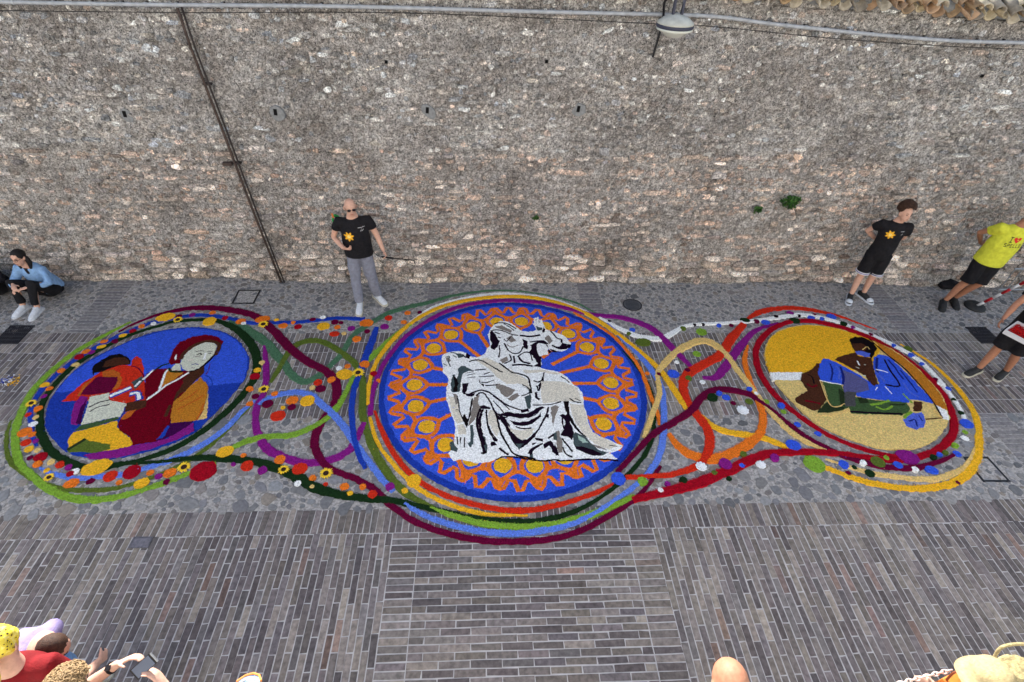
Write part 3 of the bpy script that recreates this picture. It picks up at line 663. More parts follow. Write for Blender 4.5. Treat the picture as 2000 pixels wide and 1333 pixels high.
# --- outer ribbons (laid first)
R_ = [
 ('olive', 'dark olive petal ribbon around the outside of the mother and child medallion', [(22,822,4),(13,854,7),(17,894,9),(41,921,9),(84,945,9),(135,957,10),(186,958,10),(236,952,9),(304,931,9),(354,908,9),(388,888,9),(422,861,9),(466,817,8),(489,793,6)]),
 ('lime', 'wide lime green petal ribbon enclosing the mother and child medallion', [(256,629,3),(202,657,8),(152,685,10),(108,719,11),(74,752,12),(51,786,13),(34,827,14),(30,860,14),(37,901,14),(61,928,13),(94,955,14),(135,972,15),(186,977,15),(236,970,14),(287,955,13),(337,938,13),(371,925,12),(422,904,8)]),
 ('royal', 'royal blue petal ribbon strewn with coloured spots beside the mother and child medallion', [(72,872,5),(62,850,9),(62,827,10),(61,800,10),(84,759,10),(135,712,10),(189,678,10),(236,655,9),(287,634,9),(337,623,9),(388,616,9),(439,621,9),(489,631,9),(530,631,9),(580,630,9),(620,626,9),(660,622,9),(712,624,9)]),
 ('sky', 'light blue petal ribbon curving under the mother and child medallion', [(78,914,4),(101,925,9),(152,935,11),(202,931,12),(253,925,12),(287,914,12),(337,898,13),(388,874,13),(439,840,13),(472,806,11),(499,783,6)]),
 ('teal', 'grey green petal ribbon from mother and child ring to sculpture medallion top', [(448,628,5),(470,637,12),(490,648,15),(520,670,17),(540,694,17),(556,712,14),(566,728,15),(582,742,15),(600,746,15),(620,736,14),(640,720,12),(664,696,11),(678,674,11),(692,654,11),(720,634,12),(760,612,11),(800,600,11),(840,591,9),(891,577,6),(968,568,4),(1044,573,3),(1121,591,4),(1168,615,2)]),
 ('olive', 'olive petal arch between the mother and child and the sculpture medallions', [(528,748,7),(548,716,10),(564,688,12),(588,670,13),(620,666,13),(650,678,12),(676,696,12),(697,716,13),(709,755,14),(708,802,14),(716,841,14),(736,891,16),(762,932,16),(783,954,16),(807,973,14),(853,996,8)]),
 ('purple', 'magenta petal ribbon looping low between the two round medallions beside the sunflowers', [(516,676,5),(520,716,11),(517,763,11),(502,794,12),(500,833,13),(510,860,16),(526,880,18),(557,895,17),(596,905,17),(643,899,18),(682,880,16),(699,852,14),(712,826,10)]),
 ('maroon', 'dark maroon petal ribbon snaking from the mother and child ring under the sculpture medallion', [(232,649,2),(270,630,4),(312,615,7),(362,604,11),(400,602,13),(450,606,14),(487,614,14),(508,624,14),(536,648,16),(564,678,17),(596,704,16),(630,722,16),(650,738,18),(658,760,17),(653,790,16),(631,821,16),(617,848,16),(615,872,16),(627,899,15),(650,919,14),(690,934,14),(728,954,14),(760,984,14),(815,1022,13),(891,1047,13),(967,1058,13),(1044,1057,13),(1121,1042,12),(1197,1004,11),(1254,962,9),(1290,911,7)]),
 ('lime', 'bright lime petal ribbon rising from the small yellow spot to the sculpture medallion', [(448,880,10),(479,864,14),(518,854,13),(568,851,13),(607,837,13),(635,821,12),(658,798,12),(674,771,10),(690,739,9),(713,712,10),(744,681,11),(779,650,9),(802,634,5)]),
 ('sky', 'light blue petal arch over the grey paving left of the sculpture medallion', [(505,792,6),(520,781,9),(541,773,11),(576,767,12),(608,773,13),(627,790,13),(658,817,14),(682,849,14),(697,872,13),(721,903,12),(744,934,12),(768,961,10)]),
 ('royal', 'short royal blue petal ribbon standing left of the sculpture medallion', [(736,640,8),(726,668,13),(714,700,13),(704,728,12),(692,760,11),(687,800,11),(690,845,11),(700,885,11),(714,916,8)]),
 ('dgreen', 'very dark green petal ribbon from the mother and child ring round the sculpture medallion', [(226,911,3),(262,906,6),(317,903,8),(362,897,10),(415,895,15),(475,899,17),(520,908,18),(569,927,20),(615,953,21),(674,969,16),(732,975,16),(776,980,14),(853,997,10),(929,1012,9),(1025,1019,10),(1101,1007,9),(1159,981,8),(1200,952,8),(1235,919,9),(1266,877,9),(1277,828,8),(1273,774,8),(1254,732,7),(1216,686,3)]),
 ('lime', 'lime petal crescent along the lower edge of the sculpture medallion', [(840,992,3),(872,1004,10),(929,1021,13),(975,1028,14),(1025,1030,14),(1101,1022,15),(1178,997,15),(1240,970,10)]),
 ('sky', 'light blue petal ring outside the lower and right side of the sculpture medallion', [(790,984,4),(815,1000,9),(853,1017,11),(929,1037,12),(1006,1043,13),(1082,1034,12),(1140,1015,9),(1197,981,8),(1254,938,11),(1285,896,12),(1296,847,12),(1296,797,12),(1289,751,11),(1254,701,10),(1216,663,8),(1186,633,4)]),
 ('white', 'white petal crescent along the top of the sculpture medallion', [(799,630,3),(825,613,5),(853,598,6),(910,583,7),(968,575,8),(1025,577,8),(1082,587,8),(1128,603,7),(1162,617,4)]),
 ('white', 'long white petal ribbon dotted with dark spots joining the sculpture and seated man medallions', [(1170,621,3),(1190,632,7),(1211,643,9),(1243,657,11),(1284,663,13),(1306,656,12),(1331,641,8),(1356,635,7),(1400,633,7),(1448,630,8),(1495,625,8),(1540,618,10),(1560,616,10),(1605,622,9),(1650,635,8),(1695,653,9),(1740,673,9),(1785,698,9),(1821,730,9),(1851,766,9),(1872,796,8),(1885,823,6)]),
 ('purple', 'dark magenta petal ribbon from the top of the sculpture medallion out across the white one', [(723,812,10),(729,765,9),(749,713,9),(788,663,8),(834,629,8),(891,602,8),(968,589,8),(1044,591,8),(1101,602,8),(1159,616,9),(1216,622,11),(1266,639,13),(1296,663,13),(1322,690,12),(1349,717,8)]),
 ('gold', 'golden yellow petal ring on the upper rim of the sculpture medallion', [(719,792,6),(723,743,8),(742,698,8),(784,648,8),(834,613,7),(891,592,7),(968,581,7),(1044,583,7),(1121,603,7),(1178,634,8),(1235,676,9),(1285,720,10),(1306,747,12),(1325,775,13),(1344,801,12),(1369,815,11),(1394,835,13),(1426,846,14),(1463,851,14),(1495,858,14),(1540,876,10)]),
 ('gold', 'golden yellow petal crescent under the red one on the sculpture medallion', [(722,816,6),(738,866,8),(776,916,9),(822,958,9),(883,988,9),(949,1005,8),(1030,1008,4)]),
 ('red', 'red petal crescent hugging the lower rim of the sculpture medallion', [(732,804,4),(746,843,9),(776,896,10),(815,938,11),(872,969,10),(949,991,11),(1025,998,11),(1101,984,10),(1159,965,9),(1198,946,5)]),
 ('orange', 'thin orange petal crescent on the right rim of the sculpture medallion', [(1120,611,3),(1190,652,6),(1220,682,7),(1244,712,8),(1259,742,8),(1271,775,8),(1284,810,8),(1288,832,4)]),
 ('orange', 'orange petal ribbon making a wide loop beside the seated man medallion', [(1460,676,4),(1454,706,9),(1463,740,10),(1479,781,12),(1490,813,14),(1485,845,16),(1463,867,20),(1432,885,21),(1394,898,22),(1356,892,20),(1325,873,15),(1306,848,9)]),
 ('purple', 'purple petal hook between the red and the cream ribbons', [(1520,631,5),(1476,646,10),(1451,671,14),(1432,696,16),(1413,722,17),(1397,738,14),(1372,738,7)]),
 ('red', 'bright red petal ribbon winding through the loops beside the seated man medallion', [(1452,634,12),(1426,665,17),(1407,693,18),(1375,712,18),(1344,731,19),(1334,752,17),(1341,782,15),(1360,810,18),(1381,838,18),(1386,864,18),(1381,886,17),(1366,908,15),(1331,923,12),(1290,931,10),(1221,934,10)]),
 ('red', 'bright red petal crescent over the top of the seated man medallion', [(1461,623,7),(1482,611,12),(1512,604,12),(1550,602,11),(1590,607,10),(1635,617,7),(1674,631,4),(1712,645,2)]),
 ('cream', 'cream petal ribbon arching between the sculpture and the seated man medallions', [(1258,856,8),(1274,810,11),(1288,769,10),(1284,733,9),(1297,712,13),(1319,690,14),(1344,675,15),(1369,667,15),(1394,674,15),(1419,696,12),(1441,725,11),(1463,753,10),(1482,778,9),(1508,810,10),(1540,842,11),(1575,865,10),(1613,881,4)]),
 ('maroon', 'dark maroon petal ribbon from the sculpture medallion along the seated man ring', [(1205,924,9),(1237,889,11),(1274,851,12),(1315,826,14),(1350,803,16),(1369,778,15),(1394,763,14),(1426,763,14),(1463,772,12),(1482,785,10),(1511,806,9),(1539,829,9),(1575,856,11),(1620,880,12),(1665,898,12),(1725,913,12),(1785,915,12),(1830,904,9),(1862,890,5)]),
 ('crimson', 'broad crimson petal ribbon sweeping from the sculpture medallion to the seated man ring', [(1235,978,12),(1290,964,18),(1353,948,20),(1400,930,21),(1448,908,20),(1489,890,18),(1530,885,15),(1580,884,14),(1640,888,14),(1700,896,13),(1750,901,11),(1800,897,6)]),
 ('cream', 'cream petal crescent inside the golden one under the seated man medallion', [(1612,897,4),(1680,919,11),(1740,931,12),(1815,937,13),(1860,926,12),(1890,906,9),(1912,860,4)]),
 ('gold', 'wide golden orange petal ribbon around the outside of the seated man medallion', [(1608,912,11),(1665,934,14),(1725,949,15),(1785,955,15),(1845,949,16),(1884,931,16),(1906,901,15),(1912,865,14),(1907,820,13),(1889,784,11),(1860,748,9),(1821,712,6),(1785,688,4),(1758,673,2)]),
]
for c, lab, pts in R_: rthing(pts, c, lab)

# --- left medallion : mother with children
ML = empty('flower_medallion', tuple(G(290, 770))); tag(ML, 'round petal picture of a woman in a dark red scarf holding children on blue', 'flower carpet')
A, B, C, D = Zm(80, 640, S6), Zm(220, 640, S6), Zm(80, 740, S6), Zm(220, 760, S6)
Bw, Aw, Cw, Ew = Zw(220, 640, S6), Zw(80, 640, S6), Zw(80, 740, S6), Zw(1480, 630, S6)
ribbon([(83,852,14),(78,838,13),(82,792,11),(105,755,10),(140,720,9),(190,687,8),(250,657,7),(312,637,6),(350,628,6),(412,626,8),(450,637,12),(475,655,14),(495,680,15),(502,705,15),(498,735,14),(480,765,13),(455,793,13),(415,829,13),(370,860,12),(325,883,12),(265,902,8),(229,909,12),(190,918,17),(160,914,17),(125,899,15),(95,877,15),(83,852,14)], 'dgreen', 'ring', ML)
LD = [(88,832),(92,797),(110,764),(140,730),(177,704),(230,677),(275,658),(320,646),(370,640),(412,643),(440,651),(465,666),(482,688),(487,706),(483,728),(474,747),(445,783),(407,821),(383,844),(347,863),(280,886),(209,898),(164,894),(137,887),(104,860)]
poly(LD, 'navy', 'blue_ground', ML, True)
poly([(108,768),(140,731),(177,706),(230,679),(275,660),(320,648),(370,642),(412,645),(440,653),(465,668),(481,689),(485,706),(481,728),(474,748),(400,756),(330,760),(220,762)], 'blue', 'light_blue_ground', ML)
for col, name, pts in [
 ('red', 'shawl', A((270,975),(400,860),(560,720),(700,640),(820,560),(1000,500),(1180,500),(1190,430),(1250,380),(1310,410),(1340,520),(1345,620),(1360,700),(1370,850),(1380,960),(1240,960),(1130,1010),(900,1010),(620,960),(480,960))),
 ('rust', 'shawl_fold', A((800,580),(930,550),(1040,600),(1060,700),(1020,800),(930,830),(980,760),(1000,680),(990,650),(810,660))),
 ('maroon', 'shawl_shade', A((740,650),(1000,655),(1005,720),(930,830),(890,860),(620,890),(520,880),(570,800))),
 ('rust', 'shawl_edge', A((720,640),(560,760),(480,900),(520,900),(590,780))),
 ('black', 'child_hair', A((690,640),(665,570),(690,500),(800,430),(900,370),(1020,350),(1140,390),(1170,440),(1170,490),(1050,500),(900,540),(780,590),(700,600))),
 ('brown', 'child_face', A((800,530),(850,450),(960,400),(1100,400),(1160,440),(1160,485),(1000,500))),
 ('purple', 'sleeve', A((520,900),(620,910),(600,1000),(540,1150),(480,1280),(400,1270),(400,1150),(440,1000))),
 ('dpurple', 'sleeve_shade', A((620,920),(570,1080),(520,1270),(460,1260),(520,1050))),
 ('pale', 'white_cloth', A((640,910),(900,860),(900,960),(1130,1000),(1070,1100),(1030,1170),(850,1200),(700,1240),(530,1275),(560,1170),(620,1000))),
 ('green', 'green_band', C((430,690),(540,610),(780,560),(1000,505),(1030,530),(860,580),(640,660))),
 ('gold', 'yellow_cloth', C((360,790),(430,710),(640,660),(860,590),(1000,555),(1010,640),(1080,710),(1170,780),(1210,860),(1180,890),(930,945),(400,960),(360,920))),
 ('olive', 'green_fold', C((350,940),(420,880),(590,790),(620,820),(780,840),(910,870),(900,930),(700,980),(500,960),(380,965))),
 ('wine', 'woman_robe', B((430,640),(470,600),(560,550),(730,545),(1060,590),(1000,760),(850,960),(760,1190),(750,1290),(640,1450),(560,1500),(420,1520),(270,1540),(260,1500),(210,1420),(90,1350),(80,1270),(120,1180),(320,1090),(440,960),(420,850))),
 ('purple', 'purple_hem', C((560,1010),(700,975),(930,945),(1200,885),(1490,830),(1650,790),(1900,640),(1990,580),(2000,690),(1800,790),(1500,900),(1200,990),(950,1040),(800,1060),(640,1050))),
 ('dpurple', 'dark_fold', C((1690,590),(1990,560),(1960,600),(1780,720),(1640,780),(1500,830),(1600,700))),
 ('royal', 'blue_fold', C((1520,800),(1660,620),(1690,640),(1600,780))),
 ('ochre', 'collar', B((680,600),(720,560),(760,590),(930,600),(870,650),(740,740),(640,790))),
 ('pale', 'neck', B((770,540),(830,475),(890,480),(900,570),(780,580))),
 ('brown', 'braid', B((1100,560),(1200,480),(1200,580),(1150,650),(1050,730),(950,840),(880,880),(830,960),(800,960),(820,880),(900,780),(930,680),(1000,600))),
 ('cream', 'cream_edge', B((1250,800),(1250,1000),(1230,1190),(1100,1220),(1180,1080))),
 ('ochre', 'child_coat', B((1150,660),(1230,740),(1250,800),(1240,860),(1180,1100),(1100,1220),(760,1260),(770,1100),(800,980),(900,900),(1050,740))),
 ('wine', 'headscarf', B((740,470),(760,400),(790,300),(880,200),(1050,130),(1250,105),(1370,130),(1440,190),(1420,240),(1370,240),(1330,200),(1180,210),(1080,260),(960,350),(890,440),(880,480),(770,490))),
 ('pale', 'face', B((890,470),(910,400),(970,340),(1080,260),(1200,205),(1320,205),(1370,250),(1330,360),(1240,450),(1150,530),(1060,580),(980,585),(910,540))),
 ('brown', 'hand', B((190,1000),(320,960),(440,960),(440,1040),(330,1090),(200,1090),(160,1100))),
 ('rust', 'small_hand', B((110,1200),(190,1110),(310,1085),(240,1170),(140,1220))),
 ('slate', 'bottle', A((1180,720),(1310,640),(1355,690),(1230,820))),
 ('white', 'earring', B((810,410),(835,360),(845,420),(820,440))),
]: poly(pts, col, name, ML)
for col, name, pts in [
 ('dolive', 'fold_line', Cw(50, (350,940),(590,795))), ('ink', 'cloth_line', Aw(18, (630,1050),(780,980),(900,950))), ('ink', 'cloth_line', Aw(16, (640,1105),(740,1050),(900,1010))),
 ('royal', 'blue_edge', Aw(85, (900,905),(1030,855),(1180,790))), ('white', 'white_tube', Aw(42, (900,905),(1030,850),(1180,790))),
 ('royal', 'blue_edge', Aw(85, (1160,880),(1265,865),(1290,955))), ('white', 'white_tube', Aw(40, (1165,880),(1265,865),(1288,950))), ('white', 'bottle_shine', Aw(30, (1230,780),(1300,705))),
 ('white', 'collar_edge', Bw(30, (740,550),(690,610),(630,780),(610,840))), ('white', 'collar_edge', Bw(26, (1000,600),(850,690),(700,770),(600,850),(450,955))), ('white', 'collar_edge', Bw(24, (540,560),(490,610),(400,690))),
 ('dgreen', 'necklace', Bw(24, (740,540),(760,580),(830,592),(920,582))), ('brown', 'hair_edge', Bw(46, (890,430),(950,330),(1080,240),(1250,190),(1370,215),(1390,270),(1340,370))),
 ('black', 'jaw_line', Bw(20, (1330,370),(1240,460),(1130,550),(1000,590))), ('black', 'brow', Bw(11, (1090,330),(1150,318),(1200,322))), ('black', 'eye', Bw(16, (1100,372),(1150,352),(1160,372))), ('grey', 'eyelid', Bw(9, (1050,385),(1110,392),(1150,385))),
 ('black', 'eye', Bw(14, (1250,350),(1290,352))), ('black', 'brow', Bw(9, (1240,325),(1310,328))), ('white', 'nose', Bw(20, (1220,345),(1200,430))), ('grey', 'nostril', Bw(9, (1160,440),(1200,445))), ('slateb', 'mouth', Bw(16, (1035,498),(1080,488),(1125,500))), ('grey', 'chin_line', Bw(8, (1030,545),(1080,535))), ('beige', 'cheek', Bw(30, (990,440),(1060,435))),
 ('rust', 'coat_fold', Bw(24, (880,980),(1000,920),(1110,830))), ('rust', 'coat_fold', Bw(24, (850,1080),(1000,1010),(1190,900))), ('rust', 'coat_fold', Bw(18, (1190,1000),(1150,1120),(1100,1210))),
 ('navy', 'hair_strand', Bw(14, (1210,630),(1270,660),(1300,720),(1300,790))), ('violet', 'hair_strand', Bw(12, (1270,480),(1250,560),(1220,620))), ('dgreen', 'hair_strand', Bw(18, (740,480),(640,510),(540,580))), ('maroon', 'shawl_line', Aw(16, (1180,505),(1270,540),(1330,610),(1345,660))), ('brown', 'sleeve_edge', Bw(40, (690,1170),(760,1020)))]:
    ribbon(pts, col, name, ML, n=4)

# --- middle medallion : rose window and stone sculpture
MC = empty('flower_medallion', (.373, 4.95, 0)); tag(MC, 'large round petal picture of a white draped sculpture on a blue and orange rose window', 'flower carpet')
cc = np.array([.373, 4.95])
def pol(r, a): return cc+np.stack([np.asarray(r)*np.cos(a), np.asarray(r)*np.sin(a)], -1)
qa = np.linspace(0, 2*PI, 140, endpoint=False)
shape(ragged(pol(1.775+0*qa, qa)), 'navy', 'dark_blue_rim', MC, L=2); shape(ragged(pol(1.70+0*qa, qa)), 'blue', 'blue_ground', MC, L=3)
def gstrip(P, wd, col, name, closed=False):
    P = np.asarray(P); t = (np.roll(P, -1, 0)-np.roll(P, 1, 0)) if closed else np.gradient(P, axis=0)
    t = t/(np.linalg.norm(t, axis=1)[:, None]+1e-9); nn = np.stack([-t[:, 1], t[:, 0]], 1); h = wd/2*(1+rng.normal(0, .08, (len(P), 1)))
    A_, B_ = P+nn*h, P-nn*h
    if closed: A_ = np.vstack([A_, A_[:1]]); B_ = np.vstack([B_, B_[:1]])
    shape(np.vstack([A_, B_[::-1]]), col, name, MC, strip=(A_, B_), L=4)
NR = 22; da = 2*PI/NR; a0 = math.radians(.5)
for k in range(NR):
    a = a0+k*da+rng.normal(0, .006)
    gstrip(pol(np.linspace(.66, 1.15, 6), np.full(6, a)), .068, 'ochre' if False else 'orange', 'spoke')
    t = np.linspace(0, 1, 12)
    for s in (-1, 1):
        gstrip(pol(1.14+.37*t, a+s*da*.40*np.sin(PI*t)**.8), .064, 'orange', 'eye_arc')
        gstrip(pol(1.60-.21*np.sin(t*PI/2)**.7, a+s*da*.54*t**1.15), .060, 'orange', 'pointed_arch')
for k in range(NR):
    a = a0+k*da
    q = np.linspace(0, 2*PI, 20, endpoint=False); c = pol(1.315+rng.normal(0, .008), a); shape(c+np.stack([np.cos(q), np.sin(q)], 1)*.106*(1+rng.normal(0, .03, (20, 1))), 'gold', 'disc', MC, L=4.6)
zz = []
for k in range(NR):
    for f_, r in ((0, 1.645), (.09, 1.63), (.20, 1.53), (.32, 1.525), (.45, 1.655), (.55, 1.66), (.68, 1.525), (.80, 1.53), (.91, 1.63)):
        zz.append(pol(r-.012+rng.normal(0, .008), a0+(k+f_)*da+rng.normal(0, .004)))
gstrip(np.array(zz), .060, 'orange', 'zigzag_ring', True)
SIL = [(862,705),(863,697),(868,692),(880,688),(900,688),(912,691),(918,697),(930,700),(937,698),(945,694),(950,684),(957,676),(955,665),(952,655),(957,645),(965,634),(978,628),(990,629),(1003,636),(1015,645),(1020,648),(1040,649),(1047,645),(1041,633),(1045,634),(1044,622),(1049,622),(1056,627),(1062,634),(1066,645),(1075,647),(1090,652),(1105,660),(1116,672),(1110,683),(1098,688),(1080,688),(1070,683),(1071,694),(1062,696),(1057,697),(1057,720),(1063,722),(1080,725),(1095,730),(1108,738),(1116,748),(1119,752),(1128,758),(1136,767),(1139,779),(1140,792),(1145,805),(1148,820),(1153,835),(1158,846),(1172,855),(1190,861),(1206,868),(1216,872),(1212,880),(1200,884),(1188,886),(1196,889),(1207,899),(1165,899),(1140,899),(1120,902),(1090,901),(1070,903),(1050,901),(1040,898),(1020,894),(990,894),(968,899),(950,905),(930,906),(910,901),(898,900),(885,903),(880,896),(875,886),(880,882),(890,874),(886,866),(887,850),(890,838),(886,825),(880,808),(875,790),(871,775),(872,760),(876,745),(872,735),(866,730),(865,720),(864,712)]
LV[0] = 5.6; poly(SIL, 'white', 'white_figure', MC); LV[0] = 6.6
for col, name, pts in [
 ('beige','flesh',[(930,706),(950,700),(985,716),(1005,730),(1030,742),(1036,765),(1020,752),(990,752),(970,738),(955,722)]),
 ('beige','thigh',[(1055,745),(1100,747),(1128,760),(1136,785),(1095,786),(1060,790),(1056,770)]), ('beige','shin',[(1112,790),(1140,792),(1147,825),(1158,846),(1190,862),(1206,872),(1190,880),(1160,868),(1140,850),(1122,826)]),
 ('beige','arm',[(1020,724),(1060,724),(1095,731),(1085,734),(1060,729),(1025,731)]), ('beige','forearm',[(875,775),(893,778),(898,806),(906,825),(893,830),(884,812)]),
 ('ink','hair_shade',[(957,650),(962,647),(968,655),(972,662),(977,668),(973,678),(965,685),(958,683),(960,672),(956,662)]), ('grey','neck_shade',[(988,662),(1000,656),(1008,668),(998,672)]),
 ('ink','dark_fold',[(1033,690),(1040,676),(1048,672),(1050,690),(1053,697),(1057,698),(1057,720),(1042,717),(1050,712),(1042,700)]), ('ink','dark_fold',[(1020,664),(1030,668),(1032,680),(1028,684),(1022,680)]), ('ink','dark_fold',[(1071,684),(1078,690),(1070,694)]),
 ('grey','soft_shade',[(975,705),(990,698),(992,706),(982,712)]), ('slate','arm_shade',[(894,722),(900,717),(908,716),(918,722),(928,726),(915,727),(905,730),(902,740),(900,760),(898,768),(882,768),(880,750),(884,733),(888,733),(889,745),(895,735)]),
 ('ink','hand_shade',[(903,750),(916,749),(912,765),(908,772),(902,768)]), ('ink','dark_fold',[(936,741),(940,750),(948,753),(944,757),(936,752)]),
 ('grey','belly_shade',[(965,753),(975,751),(995,758),(1008,764),(998,774),(990,778),(978,770)]), ('grey','cloth_shade',[(990,780),(1010,768),(1015,775),(1000,785)]), ('grey','warm_shade',[(994,763),(1006,762),(1004,767),(996,767)]),
 ('ink','dark_fold',[(930,795),(945,793),(958,798),(957,802),(945,800),(932,801)]), ('grey','leg_shade',[(925,778),(937,772),(935,790),(938,800),(932,815),(922,828),(914,835),(918,815)]),
 ('slate','leg_shade',[(935,835),(940,845),(948,860),(953,872),(951,886),(945,888),(940,870)]), ('beige','leg_light',[(953,805),(965,803),(972,825),(974,845),(970,855),(960,840),(953,825)]),
 ('ink','deep_fold',[(972,808),(985,815),(995,832),(1003,848),(1018,860),(1030,860),(1040,850),(1050,840),(1045,855),(1030,870),(1014,880),(1005,870),(995,855),(988,840),(980,825)]), ('slate','deep_fold_tip',[(1006,868),(1024,868),(1014,880)]),
 ('beige','drape',[(990,830),(1000,840),(1015,842),(1045,838),(1035,855),(1020,862),(1008,855),(998,845)]),
 ('ink','swag',[(992,805),(1010,810),(1030,809),(1045,800),(1060,795),(1063,798),(1050,808),(1035,817),(1012,819),(998,815),(985,815),(975,811)]), ('ink','swag',[(995,821),(1010,826),(1030,825),(1050,815),(1057,806),(1055,815),(1040,830),(1020,834),(1003,832)]),
 ('ink','dark_fold',[(1067,808),(1073,811),(1071,818),(1066,815)]), ('grey','soft_fold',[(1075,797),(1085,793),(1092,796),(1085,815),(1080,835),(1077,822)]),
 ('black','knee_shadow',[(1100,780),(1112,781),(1110,795),(1113,810),(1120,825),(1132,842),(1148,857),(1140,855),(1125,842),(1115,828),(1108,815),(1102,800)]),
 ('ink','dark_fold',[(1092,812),(1100,810),(1104,812),(1112,808),(1115,830),(1122,850),(1118,862),(1108,855),(1095,852),(1102,838),(1104,825),(1098,818)]), ('grey','calf_shade',[(1118,800),(1130,815),(1138,830),(1130,835),(1122,820)]),
 ('slate','foot_shadow',[(1118,850),(1124,845),(1130,848),(1140,852),(1150,862),(1160,872),(1168,880),(1188,886),(1175,892),(1150,890),(1140,884),(1125,880),(1120,870)]), ('mint','foot',[(1128,852),(1142,858),(1150,866),(1140,868),(1130,862)]), ('ink','foot_line',[(1122,872),(1140,874),(1158,880),(1176,887),(1172,892),(1150,890),(1138,884),(1124,880)]),
 ('ink','dark_fold',[(1060,868),(1075,862),(1080,866),(1085,880),(1092,892),(1082,888),(1076,880),(1072,872),(1064,879)]), ('ink','dark_fold',[(1041,866),(1048,866),(1042,872),(1038,870)]),
 ('grey','soft_fold',[(1085,845),(1092,842),(1098,865),(1100,885),(1090,886),(1086,870)]), ('slate','soft_fold',[(1080,848),(1088,844),(1088,862),(1081,860)]),
 ('slate','rock_shade',[(878,865),(885,862),(888,872),(895,878),(892,886),(880,880)]), ('slate','rock_shade',[(913,868),(922,862),(922,876),(916,874)]), ('beige','hand',[(893,832),(905,830),(912,845),(910,850),(895,850)]), ('black','dark_fold',[(902,818),(908,810),(913,820),(915,830),(912,838)]),
 ('black','dark_fold',[(940,885),(952,880),(950,888),(938,889)]), ('ink','dark_fold',[(959,865),(967,864),(970,871),(959,874)]), ('slate','rock_shade',[(1033,890),(1040,884),(1042,895),(1048,899),(1036,898)])]:
    poly(pts, col, name, MC)
for col, pts in [('ink',[(1064,724),(1057,742),(1050,756),(1057,760),(1062,748)]),('slate',[(1020,756),(1032,762),(1034,772),(1024,778),(1030,800),(1036,800),(1038,775),(1036,764)]),('ink',[(1015,803),(1032,800),(1034,806),(1018,808)]),('ink',[(960,800),(972,812),(980,822),(974,822),(965,812)]),
 ('black',[(884,735),(888,752),(884,768),(892,768),(896,750),(890,738)]),('ink',[(905,768),(916,772),(930,768),(926,775),(912,776)]),('ink',[(1095,690),(1080,690),(1072,684),(1078,684)]),('ink',[(1098,672),(1112,677),(1116,672),(1114,681),(1102,683),(1088,682),(1080,677),(1092,679)]),('grey',[(1063,662),(1072,656),(1080,668),(1072,674)]),('grey',[(966,640),(980,637),(1000,648),(996,652),(978,645)]),
 ('grey',[(870,702),(876,698),(880,706),(876,712)]),('slate',[(890,692),(900,692),(906,698),(896,702)]),('ink',[(912,690),(920,697),(916,703),(908,700)]),('grey',[(884,770),(892,772),(896,790),(890,792)]),('ink',[(948,806),(952,806),(954,832),(962,850),(972,864),(966,864),(955,848),(950,830)]),('ink',[(938,802),(946,800),(940,820),(942,845),(950,870),(944,872),(936,845),(933,822)]),
 ('ink',[(1084,866),(1092,890),(1086,892),(1078,880)]),('ink',[(1045,856),(1060,859),(1060,864),(1046,862)]),('ink',[(1032,886),(1042,874),(1060,866),(1058,871),(1044,880),(1036,892)]),('grey',[(1150,868),(1170,872),(1186,880),(1168,878)]),('grey',[(900,832),(908,834),(911,846),(904,846)]),('white',[(1043,636),(1042,623),(1046,623),(1047,636)]),('white',[(1048,636),(1049,620),(1053,621),(1052,637)]),('white',[(1053,638),(1056,625),(1060,627),(1057,640)]),('slate',[(1046,638),(1052,640),(1058,641),(1060,646),(1050,647)]),('ink',[(1047,624),(1048,634),(1047,636)]),('ink',[(1053,626),(1053,636),(1052,638)]),('ink',[(1062,640),(1066,648),(1060,652),(1058,648)]),('ink',[(1035,676),(1050,668),(1066,668),(1072,684),(1066,674),(1052,672),(1040,680)])]: poly(pts, col, 'dark_fold', MC)
LV[0] = 7.6
